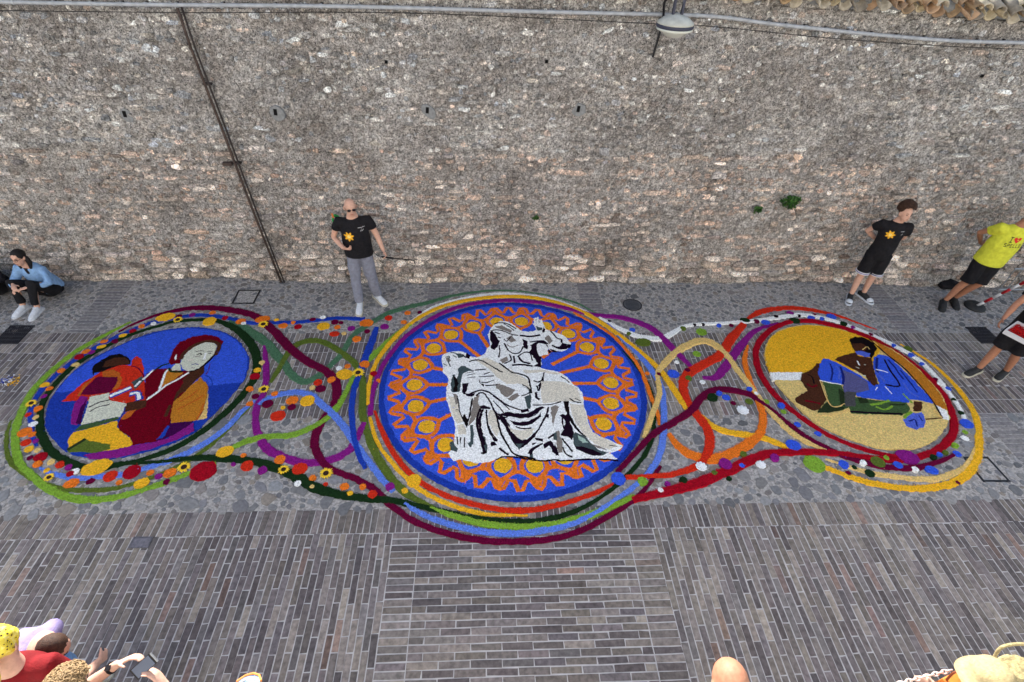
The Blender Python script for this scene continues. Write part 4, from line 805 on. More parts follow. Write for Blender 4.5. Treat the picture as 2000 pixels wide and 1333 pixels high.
for wd, col, pts in [
 (1.7,'ink',[(965,635),(975,632),(990,634),(1008,644)]),(1.6,'ink',[(958,648),(970,646),(985,649),(1000,655),(1012,657)]),(1.3,'slate',[(984,634),(996,641),(1004,648)]),(1.4,'ink',[(966,650),(976,654)]),(1.3,'ink',[(972,660),(978,662)]),(1.3,'ink',[(984,664),(990,668),(997,660)]),
 (1.8,'ink',[(985,672),(992,685),(1003,692),(1015,690),(1022,678)]),(1.2,'grey',[(990,675),(1000,680),(1012,676)]),(3,'ink',[(1015,657),(1035,659),(1055,656)]),(2,'ink',[(1035,670),(1048,668),(1062,668),(1070,674)]),
 (2,'ink',[(1075,648),(1088,662),(1096,665),(1098,672),(1108,675),(1115,676)]),(2.4,'ink',[(1078,676),(1090,682),(1102,683),(1112,678)]),(1.8,'ink',[(995,694),(998,705),(985,712)]),(2.2,'ink',[(1003,697),(1005,711)]),(2.6,'ink',[(1012,697),(1020,708),(1036,712)]),(3,'ink',[(1000,715),(1020,714),(1040,717)]),(1.8,'ink',[(1012,697),(1025,690),(1035,692),(1040,706)]),(1.6,'ink',[(975,676),(976,690),(974,700)]),
 (1.4,'slate',[(870,700),(878,698),(876,708),(880,718)]),(1.3,'slate',[(885,696),(892,700)]),(1.3,'slate',[(866,712),(873,716)]),(1.8,'ink',[(903,694),(910,700),(917,698)]),(1.5,'slate',[(880,690),(890,692),(896,698)]),
 (1.9,'black',[(916,708),(928,705),(940,706),(955,714),(970,723),(982,729)]),(2.2,'black',[(975,711),(990,722),(1000,729),(1015,732),(1030,738),(1034,748),(1037,760),(1038,770)]),(1.5,'black',[(928,725),(949,723)]),(1.4,'black',[(945,733),(957,729)]),(1.5,'black',[(935,738),(965,736)]),(1.5,'black',[(940,748),(950,749),(965,744)]),
 (1.1,'black',[(912,730),(925,728)]),(1.1,'black',[(912,735),(927,732)]),(1.1,'black',[(912,740),(928,738)]),(1.6,'black',[(948,755),(965,754),(972,752)]),(1.6,'black',[(1020,753),(1030,758),(1036,766),(1028,772),(1018,775)]),
 (2.2,'ink',[(905,770),(915,772),(925,768),(940,764),(955,768),(965,775),(985,790),(1000,797),(1020,803),(1032,800)]),(2.2,'ink',[(930,775),(938,769),(945,770),(952,778),(960,792),(968,808),(985,817),(995,812)]),(1.4,'ink',[(963,785),(975,797),(984,808)]),(1.3,'ink',[(963,775),(980,788),(995,802)]),
 (2.2,'black',[(923,780),(920,795),(917,815),(912,828)]),(3.2,'ink',[(938,800),(933,815),(932,830),(936,850),(942,870),(946,885)]),(1.8,'black',[(950,802),(951,820),(954,835),(962,850),(972,862)]),(2.6,'black',[(963,798),(970,815),(975,835),(982,855),(992,872),(1000,885),(1012,892),(1027,894),(1045,899)]),
 (2,'ink',[(1007,835),(1020,839),(1038,838)]),(1.3,'ink',[(1030,818),(1045,812),(1055,802)]),(1.6,'ink',[(1036,830),(1052,818)]),(2.5,'ink',[(1071,797),(1068,810),(1060,825),(1052,840),(1040,855),(1030,866)]),(1.5,'black',[(1040,793),(1075,792),(1096,786)]),
 (1.7,'black',[(1112,780),(1122,786),(1135,788)]),(1.5,'black',[(1122,780),(1134,785)]),(2.6,'ink',[(1032,888),(1040,878),(1060,868)]),(2.6,'ink',[(1045,858),(1060,861)]),(2.6,'ink',[(1070,858),(1082,850)]),(2.4,'black',[(1097,858),(1105,868),(1118,884)]),(2.2,'black',[(1099,875),(1105,888),(1118,895)]),(2,'ink',[(1098,818),(1099,830),(1102,840)]),
 (2.2,'ink',[(968,899),(985,894),(1010,895),(1040,900),(1060,902),(1080,900),(1100,902),(1125,900),(1150,899),(1180,899),(1207,901)]),(1.5,'black',[(893,775),(896,790),(898,805),(903,818),(910,830)]),(1.2,'black',[(890,802),(896,803)]),(1.3,'black',[(893,855),(893,870)]),(1.3,'black',[(900,856),(899,868)]),(1.4,'black',[(907,856),(907,876)]),(4,'slate',[(921,832),(922,850),(922,870)]),(3,'ink',[(975,877),(985,885),(993,890)]),
 (2,'ink',[(1042,745),(1050,748),(1058,745)]),(2.2,'ink',[(1048,755),(1052,765),(1056,750)]),(3.4,'ink',[(1047,768),(1048,778),(1054,782)]),(1.6,'ink',[(1095,737),(1104,742),(1112,749)]),(1.2,'ink',[(1190,872),(1205,874)])]:
    ribbon([(a, b, wd*1.65) for a, b in pts], col, 'drawn_line', MC, n=4)

LV[0] = None
# --- right medallion : seated man
MR = empty('flower_medallion', tuple(G(1670, 760))); tag(MR, 'round petal picture of a man in blue sitting on yellow ground', 'flower carpet')
E_, F_ = Zm(1480, 630, S6), Zm(1600, 640, S6); Fw = Zw(1600, 640, S6)
ribbon([(1545,629,8),(1590,629,9),(1650,644,10),(1710,667,11),(1764,700,11),(1809,736,12),(1842,775,14),(1860,814,14),(1860,850,15),(1830,880,15),(1785,895,12),(1740,892,8),(1680,877,8),(1620,853,8),(1569,820,9),(1524,784,10),(1494,748,10),(1478,712,11),(1478,679,11),(1497,652,10),(1524,636,9),(1545,629,8)], 'crimson', 'ring', MR)
RD = E_((75,430),(100,320),(150,220),(250,140),(400,80),(600,50),(800,58),(1000,90),(1200,150))+F_((640,180),(900,280),(1100,410),(1300,580),(1450,740),(1580,900),(1650,1060),(1682,1200))+[(1850,828),(1839,847),(1817,867),(1784,879),(1750,881),(1710,876),(1650,856),(1590,826),(1545,784),(1515,751),(1497,715)]
poly(RD, 'tan', 'tan_ground', MR, True)
poly(E_((78,430),(103,320),(153,222),(252,142),(402,83),(600,53),(800,61),(1000,93),(1200,153),(1450,240),(1600,350),(1500,560),(1200,660),(570,675),(150,675)), 'gold', 'yellow_ground', MR)
for col, name, pts in [
 ('white', 'white_band', E_((150,670),(570,670),(560,772),(180,772))), ('ochre', 'orange_wall', F_((700,190),(900,290),(1100,420),(1300,585),(1450,745),(1575,905),(1645,1060),(1650,1100),(1480,1020),(1300,780),(1100,540),(940,420),(800,310))), ('white', 'white_wedge', F_((1490,1020),(1650,1110),(1676,1230),(1590,1210))),
 ('brown', 'shaggy_bag', E_((540,780),(560,690),(640,660),(700,620),(760,550),(800,560),(830,780),(840,900),(900,1000),(800,1160),(700,1170),(600,1120),(490,1060),(470,1010),(560,950),(640,910),(590,840))),
 ('brown', 'beard', E_((990,510),(1030,470),(1180,430),(1260,410),(1300,460),(1470,480),(1500,650),(1560,830),(1480,880),(1390,720),(1250,640),(1100,560))),
 ('black', 'cap', E_((1175,240),(1250,210),(1370,215),(1500,290),(1540,360),(1500,440),(1470,480),(1280,420),(1230,370))), ('brown', 'forehead', E_((1200,300),(1330,290),(1420,340),(1380,400),(1250,395))), ('peri', 'mask', E_((1255,400),(1330,390),(1450,430),(1440,470),(1380,470),(1280,440))),
 ('green', 'trousers', E_((830,790),(1070,830),(1110,930),(1280,1000),(1560,1040),(1900,1030),(1980,1150),(1880,1230),(1200,1210),(1190,1150),(1100,1170),(760,1200),(850,1080),(910,1030))),
 ('blue', 'jacket', F_((690,420),(760,370),(880,400),(1000,500),(1150,640),(1300,800),(1450,970),(1460,1010),(1300,970),(1180,960),(1150,1000),(900,980),(600,940),(480,920),(400,830),(300,760),(250,560),(200,470),(330,540),(540,660),(700,780),(770,760),(690,560))),
 ('slateb', 'sleeve', E_((1090,640),(1250,700),(1400,790),(1440,900),(1250,950),(1110,930))), ('blue', 'knee', E_((800,560),(840,495),(900,500),(1000,540),(1060,620),(1090,830),(960,810),(800,770),(770,680))),
 ('char', 'shade_patch', E_((1110,930),(1260,930),(1260,1120),(1120,1120))), ('dolive', 'trouser_fold', E_((1040,880),(1110,930),(1120,1120),(1060,1100))), ('dolive', 'trouser_fold', E_((1280,1000),(1400,1010),(1440,1070),(1320,1080))),
 ('cream', 'shoe_sole', E_((740,1220),(900,1210),(1050,1180),(1170,1130),(1195,1180),(1090,1205),(950,1240),(780,1245))), ('dolive', 'shoe', E_((760,1190),(850,1080),(920,1060),(960,1120),(1060,1125),(1150,1130),(1040,1175),(900,1205))),
 ('brown', 'wrist', F_((1220,980),(1330,990),(1320,1110),(1210,1110))), ('peri', 'glove', F_((1075,1220),(1200,1130),(1330,1130),(1370,1230),(1350,1310),(1250,1350),(1120,1310)))]:
    poly(pts, col, name, MR)
for col, name, pts in [
 ('ink','outline',Fw(18,(640,170),(760,280),(900,400),(1100,560),(1300,780),(1480,1010),(1590,1200))),('brown','outline',Fw(14,(1370,1215),(1590,1200))),('ink','ground_shadow',Ew(34,(1190,1185),(1500,1200),(1700,1210),(1860,1212))),('cream','strap',Fw(26,(1410,1020),(1570,1200))),
 ('ink','jacket_fold',Fw(26,(830,440),(920,600),(1030,780),(850,770))),('dkblue','jacket_fold',Fw(22,(1040,580),(1180,760),(1260,870))),('dkblue','jacket_fold',Fw(30,(740,420),(730,520),(740,620))),('dkblue','jacket_fold',Fw(26,(880,440),(980,560),(1080,700))),('dkblue','knee_fold',Ew(24,(930,560),(960,660),(940,780))),('dkblue','knee_fold',Ew(30,(1060,600),(1100,720),(1100,830))),('peri','light_fold',Ew(20,(1000,590),(1050,660),(1040,760))),('peri','light_fold',Fw(30,(720,600),(800,680),(840,740))),('peri','light_fold',Fw(26,(1080,740),(1160,860),(1280,930))),('dkblue','glove_fold',Fw(20,(1150,1240),(1230,1220),(1260,1310))),('dkblue','glove_fold',Fw(16,(1280,1160),(1330,1240))),
 ('white','light_line',Fw(14,(720,570),(800,585),(880,610))),('white','light_line',Fw(14,(840,790),(930,890))),('white','light_line',Fw(12,(715,840),(745,800))),('white','light_line',Ew(14,(790,775),(930,810),(1070,830))),('cream','cuff_line',Ew(14,(800,785),(860,960),(940,1110),(1050,1118),(1110,1080))),('white','beard_light',Ew(16,(1280,520),(1310,580))),('pale','beard_light',Ew(14,(1260,600),(1310,620))),('pale','necklace',Ew(12,(1280,670),(1340,715),(1390,710))),('pale','beard_light',Ew(12,(1370,570),(1395,575))),('cream','ear_loop',Ew(10,(1350,380),(1410,340),(1440,370))),
 ('lime','green_fold',Ew(36,(1450,1095),(1580,1080),(1700,1040))),('lime','green_fold',Ew(30,(1520,1120),(1640,1160),(1740,1110))),('lime','green_fold',Ew(28,(1870,950),(1930,1010),(1990,1070))),('dolive','green_fold',Ew(24,(1700,1090),(1800,1095),(1900,1090))),('lime','green_fold',Fw(40,(1090,1200),(1130,1150),(1190,1120))),('wine','bag_fold',Ew(30,(600,1040),(700,1060),(800,1080))),('wine','bag_fold',Ew(26,(620,820),(700,860),(760,840))),('black','bag_fold',Ew(20,(640,700),(700,740),(720,820)))]:
    ribbon(pts, col, name, MR, n=4)

# --- spots, sunflowers
def region(x):
    return ('around the mother and child medallion' if x < 505 else 'left of the sculpture medallion' if x < 900 else 'right of the sculpture medallion' if x < 1475 else 'around the seated man medallion')
CN = dict(Y=('gold', 'yellow'), O=('orange', 'orange'), R=('red', 'bright red'), C=('crimson', 'crimson'), M=('maroon', 'dark maroon'), P=('purple', 'purple'), W=('white', 'white'), K=('cream', 'cream'), B=('blue', 'blue'), L=('lime', 'lime green'), D=('dgreen', 'dark green'), V=('olive', 'olive green'), N=('ink', 'black'))
NM = dict(royal='royal blue', sky='light blue', dgreen='dark green', teal='grey green', wine='dark red', navy='navy blue')
SPOTS = '''324 621 14 Y 8;300 633 4 W;277 638 5 O;410 629 10 Y;415 612 5 O;471 629 8 O 6;476 633 4 W;376 616 5 P;199 679 7 Y 4;241 657 6 Y 4;204 668 6 O 4;169 688 7 O 5;155 698 7 C 6;148 714 6 K 4;88 753 7 Y 5;98 761 6 O 4;87 776 5 P;76 800 7 O 6;56 811 5 R;71 817 5 K;66 830 7 W 5;49 845 11 O 8;64 850 6 O;51 865 8 R 6;71 863 5 P;57 878 7 Y;74 880 5 K;80 894 10 C 8;59 895 5 M;74 908 7 O;100 903 6 K;118 909 7 R;92 920 5 Y;135 914 6 P;148 922 7 W 5;138 927 6 C;190 914 23 Y 13;216 931 11 R 9;258 923 14 C 12;177 941 7 M 5;140 945 12 O 8;233 943 5 O;277 945 12 Y 9;294 924 6 O;310 931 6 P;332 925 10 O 8;326 942 6 M;397 921 21 C 17;440 884 14 Y 10;476 891 5 O;483 911 10 R 9;456 908 4 P;513 920 8 P;547 899 9 O 8;543 813 12 R 10;523 790 9 M 7;553 797 4 Y;537 771 6 O;498 737 8 C;503 725 6 Y;512 710 5 K;488 761 6 O;499 775 6 M;488 790 6 O 5;550 637 5 O;513 625 11 O 7;540 626 4 Y;573 631 4 O;554 637 6 O;582 639 6 C;611 625 5 M;631 621 5 W 4;654 630 6 M;666 631 4 M;632 638 10 Y 8;659 640 5 O;686 642 6 P;653 653 8 R 5;672 652 4 K;697 663 7 O;716 632 11 O 8;717 648 5 M;751 639 7 P;759 622 6 R;796 612 5 O;820 611 4 M;789 630 5 O;712 713 8 O 7;673 732 13 Y 10;662 720 5 W;679 716 5 O;730 732 6 C 5;739 745 4 O;648 743 7 O;621 748 7 R;610 758 5 K;626 760 9 M 7;571 783 10 O 8;601 784 12 Y 10;570 796 7 M;586 917 13 R 10;611 935 6 O;582 946 6 W;610 952 4 K;636 947 4 R;673 951 8 O 6;709 952 6 O;684 965 5 Y;728 967 8 R 7;762 952 8 P;791 960 6 Y;809 940 12 Y 11;1207 937 12 B 11;1254 942 9 L;1289 960 5 W;1303 947 5 P;1264 730 4 O;1315 731 10 B;1344 741 6 V;1372 747 5 W;1322 708 4 W;1342 725 5 M;1361 692 7 L;1370 649 9 L;1334 643 5 V;1404 637 4 B;1428 637 4 M;1455 627 8 D 5;1477 629 5 M;1495 631 7 B 5;1391 778 9 D;1418 777 7 B;1404 770 5 B;1432 788 5 M;1463 785 7 V;1463 762 5 B;1476 771 4 W;1416 909 11 P 10;1448 912 5 B;1512 896 8 P;1394 926 5 V;1424 936 5 D;1334 940 7 D;1451 889 6 V;1543 613 6 P 4;1551 628 9 D 5;1584 622 6 B 4;1623 620 8 B 6;1647 634 6 D;1773 683 7 V;1779 695 5 B;1834 753 5 W;1851 761 5 B;1887 829 11 B 9;1885 845 5 L;1884 857 7 W 5;1864 872 6 L;1869 887 7 B;1845 886 5 V;1833 890 5 B;1821 895 6 D;1818 920 11 B 7;1786 919 6 W;1771 895 19 P 13;1752 911 8 B;1729 897 5 L;1713 905 12 V;1698 925 9 D 7;1684 906 6 W;1668 914 5 D;1647 908 9 B 8;1656 925 5 M;1590 907 19 L 15;1548 872 13 B 10;1597 848 6 B;1530 805 5 L;1525 794 6 B;1557 830 6 B;1497 785 5 L;1870 944 4 M;1235 645 5 B;1228 653 4 V;1256 670 13 V 8;1190 629 3 N;1286 733 4 M;1356 636 3 N;1373 635 3 N;1515 620 4 N;1605 624 4 B;1700 655 4 M;1745 676 4 B;1800 712 4 B;1826 742 4 M;1862 782 4 D;1876 808 5 D;1590 616 3 M;1560 618 3 N;1665 641 4 P;120 725 6 O;180 690 5 P;225 668 5 M;260 648 5 C;350 619 5 M;440 622 5 C'''
for s in SPOTS.replace('\n', ';').split(';'):
    q = s.split(); 
    if len(q) < 4: continue
    x_, y_, r_ = float(q[0]), float(q[1]), float(q[2]); ry = float(q[4]) if len(q) > 4 else r_*.85; ck, cn = CN[q[3]]
    sz = 'large' if r_ >= 12 else 'medium' if r_ >= 8 else 'small'
    o = empty('petal_spot', (*G(x_, y_)[:2], 0)); gg = G(x_, y_); ui = idm[int((gg[1]-GY0)/RES), int((gg[0]-GX0)/RES)]; on_ = 'on bare paving' if ui < 0 else 'on '+NM.get(SH[ui][1], SH[ui][1])+' petals'; lb = f'{sz} {cn} petal spot {on_} {region(x_)}'
    tag(o, lb, 'petal spot', lb+'s')
    shape(ellp(x_, y_, r_*1.08, ry*1.25, .35 if x_ < 600 else -.3 if x_ > 1450 else 0), ck, 'petals', o)

# --- build all petal patches
ATT = rng
def build_patch(i):
    P, col, name, parent, L, strip = SH[i]
    zt = .0065+0.0011*L; base = np.array(lin(PAL[col])); mb = MB()
    jit = lambda: tuple(np.clip(base*rng.uniform(.82, 1.15)+rng.normal(0, .012, 3), .002, .9))
    if strip is not None:
        A_, B_ = strip; n = len(A_)
        t3 = lambda Q, z: np.column_stack([Q, np.full(len(Q), z)])
        mid = (A_+B_)/2
        mb_v = np.vstack([t3(A_, -.004), t3(A_*.9+B_*.1, zt), t3(B_*.9+A_*.1, zt), t3(B_, -.004)])
        f = []
        for k in range(n-1):
            for r in range(3): f.append((r*n+k, r*n+k+1, (r+1)*n+k+1, (r+1)*n+k))
        f += [(0, n, 2*n, 3*n), (n-1, 4*n-1, 3*n-1, 2*n-1)]
        mb.add(mb_v, f)
    else:
        n = len(P); c = P.mean(0)
        # bevelled rim by moving the top outline slightly inwards along the normal
        t = np.roll(P, -1, 0)-np.roll(P, 1, 0); t /= np.linalg.norm(t, axis=1)[:, None]+1e-9; nn = np.stack([-t[:, 1], t[:, 0]], 1)
        area = .5*np.sum(P[:, 0]*np.roll(P[:, 1], -1)-np.roll(P[:, 0], -1)*P[:, 1])
        if area < 0: nn = -nn
        top = P+nn*.003
        tri = tessellate_polygon([[Vector((a, b, 0)) for a, b in top]])
        v = np.vstack([np.column_stack([P, np.full(n, -.004)]), np.column_stack([top, np.full(n, zt)])])
        mb.add(v, [(k, (k+1) % n, n+(k+1) % n, n+k) for k in range(n)]+[tuple(n+q for q in tr) for tr in tri])
    nf = len(mb.f); cols = [tuple(base)]*nf
    rr, cl = np.nonzero(idm == i) if False else CELLS[i]
    # loose petals lying on top
    if len(rr):
        pick = rng.random(len(rr)) < .42; rr, cl = rr[pick], cl[pick]
        m_ = len(rr)
        if m_:
            x_ = GX0+(cl+rng.uniform(0, 1, m_))*RES; y_ = GY0+(rr+rng.uniform(0, 1, m_))*RES
            zf = np.full(m_, zt); sp_ = rng.random(m_) < (.07 if L < 5 else .0); ns = int(sp_.sum())
            if ns:
                x_[sp_] += rng.normal(0, .022, ns); y_[sp_] += rng.normal(0, .022, ns)
                ii = np.clip(((x_[sp_]-GX0)/RES).astype(int), 0, NXg-1); jj = np.clip(((y_[sp_]-GY0)/RES).astype(int), 0, NYg-1); lv = lev[jj, ii]; zf[sp_] = np.where(lv > 0, .0065+.0011*lv, .0045)
            s_ = rng.uniform(.004, .0085, m_)*(.6 if L > 5 and parent is MC else 1); a_ = rng.uniform(0, 2*PI, m_); e_ = rng.uniform(.45, .8, m_)
            tx, ty = rng.normal(0, .13, m_), rng.normal(0, .13, m_)
            ca, sa = np.cos(a_), np.sin(a_)
            q = []
            for dx, dy in ((-1, 0), (0, -1), (1, 0), (0, 1)):
                lx, ly = dx*s_, dy*s_*e_
                wx, wy = lx*ca-ly*sa, lx*sa+ly*ca
                q.append(np.stack([x_+wx, y_+wy, zf+.0012+wx*tx+wy*ty+ZJ(m_)], -1))
            V4 = np.stack(q, 1).reshape(-1, 3); k0 = mb.n
            mb.v.append(V4); mb.n += len(V4); mb.f += [(k0+4*k, k0+4*k+1, k0+4*k+2, k0+4*k+3) for k in range(m_)]
            vv = np.clip(base*(rng.uniform(.6, 1.3, (m_, 1)) if base.max() < .5 else rng.uniform(.74, 1.2, (m_, 1)) if base.min() < .35 else rng.uniform(.85, 1.15, (m_, 1)))*(1+rng.normal(0, .08 if base.min() < .35 else .015, (m_, 3))), .002, .9); cols += [tuple(c) for c in vv]
    mb.c = cols
    return mb.build(name, petal_mat(col), parent)
def ZJ(n): return rng.uniform(0, .0014, n)
CELLS = [(np.array([], int), np.array([], int))]*len(SH)
rr, cl = np.nonzero(idm >= 0); ids = idm[rr, cl]; order = np.argsort(ids, kind='stable'); rr, cl, ids = rr[order], cl[order], ids[order]
st_ = np.searchsorted(ids, np.arange(len(SH))); en_ = np.searchsorted(ids, np.arange(len(SH)), side='right')
CELLS = [(rr[a:b], cl[a:b]) for a, b in zip(st_, en_)]
for i in range(len(SH)): build_patch(i)

def height_at(x_, y_):
    i, j = int((x_-GX0)/RES), int((y_-GY0)/RES); return .0065+0.0011*float(lev[j, i]) if lev[j, i] else 0
m_sunp = mat('sunflower_petal', (238, 196, 40), .6, 30, .15); m_sunc = mat('sunflower_disc', (52, 30, 18), .9, 120, .4, .8, 200)
for x_, y_, r_ in ((515,636,9),(516,763,10),(700,731,11),(360,914,12),(555,920,10),(637,926,12),(348,626,8),(63,790,9),(97,934,9)):
    g = G(x_, y_); z0 = height_at(g[0], g[1]); R0 = r_/sc(y_); t = empty('sunflower', (g[0], g[1], z0))
    lb = 'yellow sunflower head lying on petals '+region(x_); tag(t, lb, 'sunflower', lb)
    for k in range(16):
        a = 2*PI*k/16+rng.normal(0, .07); c, s_ = math.cos(a), math.sin(a); L_ = R0*rng.uniform(.9, 1.2); wd = R0*.17; zz_ = z0+.012
        pts = [(R0*.3, -wd*.5, 0), (R0*.7, -wd, .008), (L_, 0, rng.uniform(-.004, .006)), (R0*.7, wd, .008), (R0*.3, wd*.5, 0)]
        mb = MB(); mb.add([(g[0]+p*c-q*s_, g[1]+p*s_+q*c, zz_+h_) for p, q, h_ in pts], [(0, 1, 2, 3, 4)]); mb.build('petal', m_sunp, t)
    MB().lathe((g[0], g[1], z0), [(R0*.42, -.004), (R0*.45, .012), (R0*.38, .022), (R0*.15, .018)], 16).build('seed_disc', m_sunc, t)
m_rose = mat('white_rose', (232, 236, 240), .6, 60, .1)
for x_, y_, r_, lb in ((1450,803,13,'ruffled white flower head on bare paving between maroon and orange ribbons'),(1368,915,12,'ruffled white flower head on the broad crimson ribbon where orange meets red'),(1485,909,11,'ruffled white flower head on the crimson ribbon beside the seated man ring')):
    g = G(x_, y_); z0 = height_at(g[0], g[1]); R0 = r_/sc(y_); t = empty('white_flower', (g[0], g[1], z0)); tag(t, lb, 'flower')
    for ring, (rad, n_) in enumerate(((.95, 9), (.6, 7), (.3, 5))):
        for k in range(n_):
            a = 2*PI*k/n_+ring*.4; p = np.array([g[0]+math.cos(a)*R0*rad*.62, g[1]+math.sin(a)*R0*rad*.62, z0+.008+ring*.010])
            MB().ell(p, (R0*.36*(1-ring*.2), R0*.30*(1-ring*.2), .008), rotz(a)@roty(-.5), 8, 5).build('petal', m_rose, t, True)
# stray heap of petals on the paving at the far left
t = empty('petal_heap', tuple(G(18, 746))); tag(t, 'small loose heap of blue, white and yellow petals on bare paving', 'petals')
for col, x0_ in (('royal', 8), ('white', 14), ('gold', 28)):
    g = G(x0_, 746); P = g+np.column_stack([rng.normal(0, .035, 60), rng.normal(0, .045, 60), rng.uniform(.004, .016, 60)])
    a = rng.normal(0, 1, (60, 3)); a[:, 2] *= .3; b = np.cross(a, rng.normal(0, 1, (60, 3))); b[:, 2] *= .3
    a *= .012/np.linalg.norm(a, axis=1)[:, None]; b *= .008/np.linalg.norm(b, axis=1)[:, None]
    link('petals', big_quads(np.stack([P-a, P+b, P+a, P-b], 1), np.array(lin(PAL[col]))*rng.uniform(.7, 1.2, (60, 1))), petal_mat(col), t)
# ================================================================== people
m_skin = mat('skin', (196, 150, 128), .55, 40, .10, .15, 200, spec=.35); m_skin2 = mat('skin_tan', (168, 118, 92), .55, 40, .12, .15, 200); m_skin3 = mat('skin_light', (208, 164, 142), .55, 40, .10, .15, 200)
m_blk = mat('black_cotton', (22, 21, 25), .9, 30, .25, .9, 13, dist=.03); m_gjean = mat('grey_denim', (128, 132, 146), .9, 24, .15, .9, 13, dist=.03); m_yel = mat('yellow_cotton', (206, 208, 62), .9, 18, .12, .9, 13, dist=.03)
m_denim = mat('blue_denim', (128, 164, 206), .9, 24, .18, .9, 13, dist=.03); m_bpant = mat('black_trousers', (20, 20, 24), .95, 20, .3, .4, 90); m_shoew = mat('white_shoe', (206, 212, 220), .6, 30, .12, .3, 120); m_shoed = mat('dark_shoe', (42, 44, 46), .7, 30, .25, .3, 120); m_sole = mat('rubber_sole', (196, 192, 176), .7, 20, .1)
m_hairb = mat('brown_hair', (66, 44, 32), .6, 60, .4, .6, 200); m_hairk = mat('black_hair', (26, 22, 22), .6, 60, .4, .6, 200); m_hairc = mat('ash_blond_curls', (150, 124, 88), .6, 60, .35, .5, 200)
m_eye = mat('eye_dark', (22, 18, 18), .3, 10, .1); m_lip = mat('lip', (160, 92, 86), .5, 20, .1); m_glass = mat('sunglass_lens', (14, 14, 16), .15, 10, .05, spec=.6)
m_flo = mat('flower_print', (236, 176, 44), .8, 60, .2); m_floc = mat('flower_print_centre', (250, 226, 130), .8, 60, .1); m_wprint = mat('white_print', (224, 224, 226), .8, 20, .05); m_bprint = mat('dark_print', (36, 40, 30), .8, 20, .05); m_rprint = mat('red_print', (206, 44, 40), .8, 20, .05)
def blob(mb, name, m, parent, vox=.012, it=4, disp=0, dsc=9, vf=.5):
    me = mb.mesh('tmp'); ob = bpy.data.objects.new('tmp', me); COL.objects.link(ob)
    r = ob.modifiers.new('r', 'REMESH'); r.mode = 'VOXEL'; r.voxel_size = vox; r.use_smooth_shade = True
    if it: s = ob.modifiers.new('s', 'SMOOTH'); s.iterations = it; s.factor = vf
    dg = bpy.context.evaluated_depsgraph_get(); me2 = bpy.data.meshes.new_from_object(ob.evaluated_get(dg)); bpy.data.objects.remove(ob); bpy.data.meshes.remove(me)
    if disp:
        n = len(me2.vertices); c = np.empty(n*3, np.float32); me2.vertices.foreach_get('co', c); c = c.reshape(-1, 3); nr = np.empty(n*3, np.float32); me2.vertices.foreach_get('normal', nr); nr = nr.reshape(-1, 3)
        d = np.zeros(n)
        for _ in range(16):
            k = rng.normal(0, dsc, 3)*np.array([1, 1, .8]); d += np.sin(c@k+rng.uniform(0, 6))
        c += nr*(disp*np.tanh(d/2.2))[:, None]; me2.vertices.foreach_set('co', c.ravel().astype(np.float32))
    me2.materials.clear(); me2.materials.append(m); me2.update(); me2.name = name
    return link(name, me2, None, parent, True)
def hand(mb, wr, d, nrm, side, curl=.6, s=1.0):
    """palm, four fingers of different length, thumb from the side of the palm; d = wrist to knuckles, nrm = out of the palm"""
    d = np.array(d, float); d /= np.linalg.norm(d); nrm = np.array(nrm, float); nrm -= d*np.dot(nrm, d); nrm /= np.linalg.norm(nrm); a = np.cross(d, nrm)*side
    wr = np.array(wr, float)
    mb.tube([wr-d*.02*s, wr+d*.02*s, wr+d*.055*s, wr+d*.092*s], [(.024*s, .018*s), (.031*s, .015*s), (.040*s, .014*s), (.039*s, .011*s)], 10, side=a)
    for i, (off, ln) in enumerate(((-.029, .062), (-.010, .075), (.010, .080), (.029, .071))):
        b = wr+d*.088*s+a*off*s; c1, c2 = curl*.55, curl*1.35
        e1 = b+(d*math.cos(c1)+nrm*math.sin(c1))*ln*.5*s; e2 = e1+(d*math.cos(c2)+nrm*math.sin(c2))*ln*.5*s
        mb.tube([b-d*.01*s, b, e1, e2], [.0088*s, .0092*s, .0082*s, .0066*s], 8)
    t0 = wr+d*.025*s+a*.028*s; t1 = t0+(d*.6+a*.7+nrm*.25)*.042*s; t2 = t1+(d*.85+a*.2+nrm*.45)*.034*s
    mb.tube([t0-a*.01*s, t0, t1, t2], [.013*s, .0125*s, .0105*s, .0078*s], 8)
def foot(mb, ank, toe_dir, s=1.0, h=.05):
    a = np.array(ank, float); t = np.array(toe_dir, float); t[2] = 0; t /= np.linalg.norm(t); z = np.array([0, 0, 1.]); sd = np.cross(t, z)
    g = np.array([a[0], a[1], 0])
    pts = [g-t*.075*s+z*.045, g-t*.03*s+z*.055, g+t*.05*s+z*.055, g+t*.12*s+z*.04, g+t*.175*s+z*.032, g+t*.20*s+z*.028]
    mb.tube(pts, [(.030*s, .042), (.036*s, .052), (.040*s, .050), (.047*s, .038), (.042*s, .030), (.022*s, .02)], 12, side=sd)
    mb.tube([g+z*.05, np.array([a[0], a[1], .11])], [.042*s, .040*s], 10)
def sole(mb, ank, toe_dir, s=1.0):
    a = np.array(ank, float); t = np.array(toe_dir, float); t[2] = 0; t /= np.linalg.norm(t); sd = np.array([t[1], -t[0], 0]); g = np.array([a[0], a[1], 0])
    out = [];
    for u, w_ in ((-.11, .025), (-.085, .04), (0, .041), (.07, .046), (.13, .05), (.19, .044), (.22, .02)): out.append((u*s, w_*s))
    ring = [g+t*u+sd*w_ for u, w_ in out]+[g+t*u-sd*w_ for u, w_ in out[::-1]]; n = len(ring)
    v = [r+np.array([0, 0, .002]) for r in ring]+[r+np.array([0, 0, .028]) for r in ring]
    mb.add(v, [tuple(range(n))[::-1], tuple(range(n, 2*n))]+[(k, (k+1) % n, n+(k+1) % n, n+k) for k in range(n)])
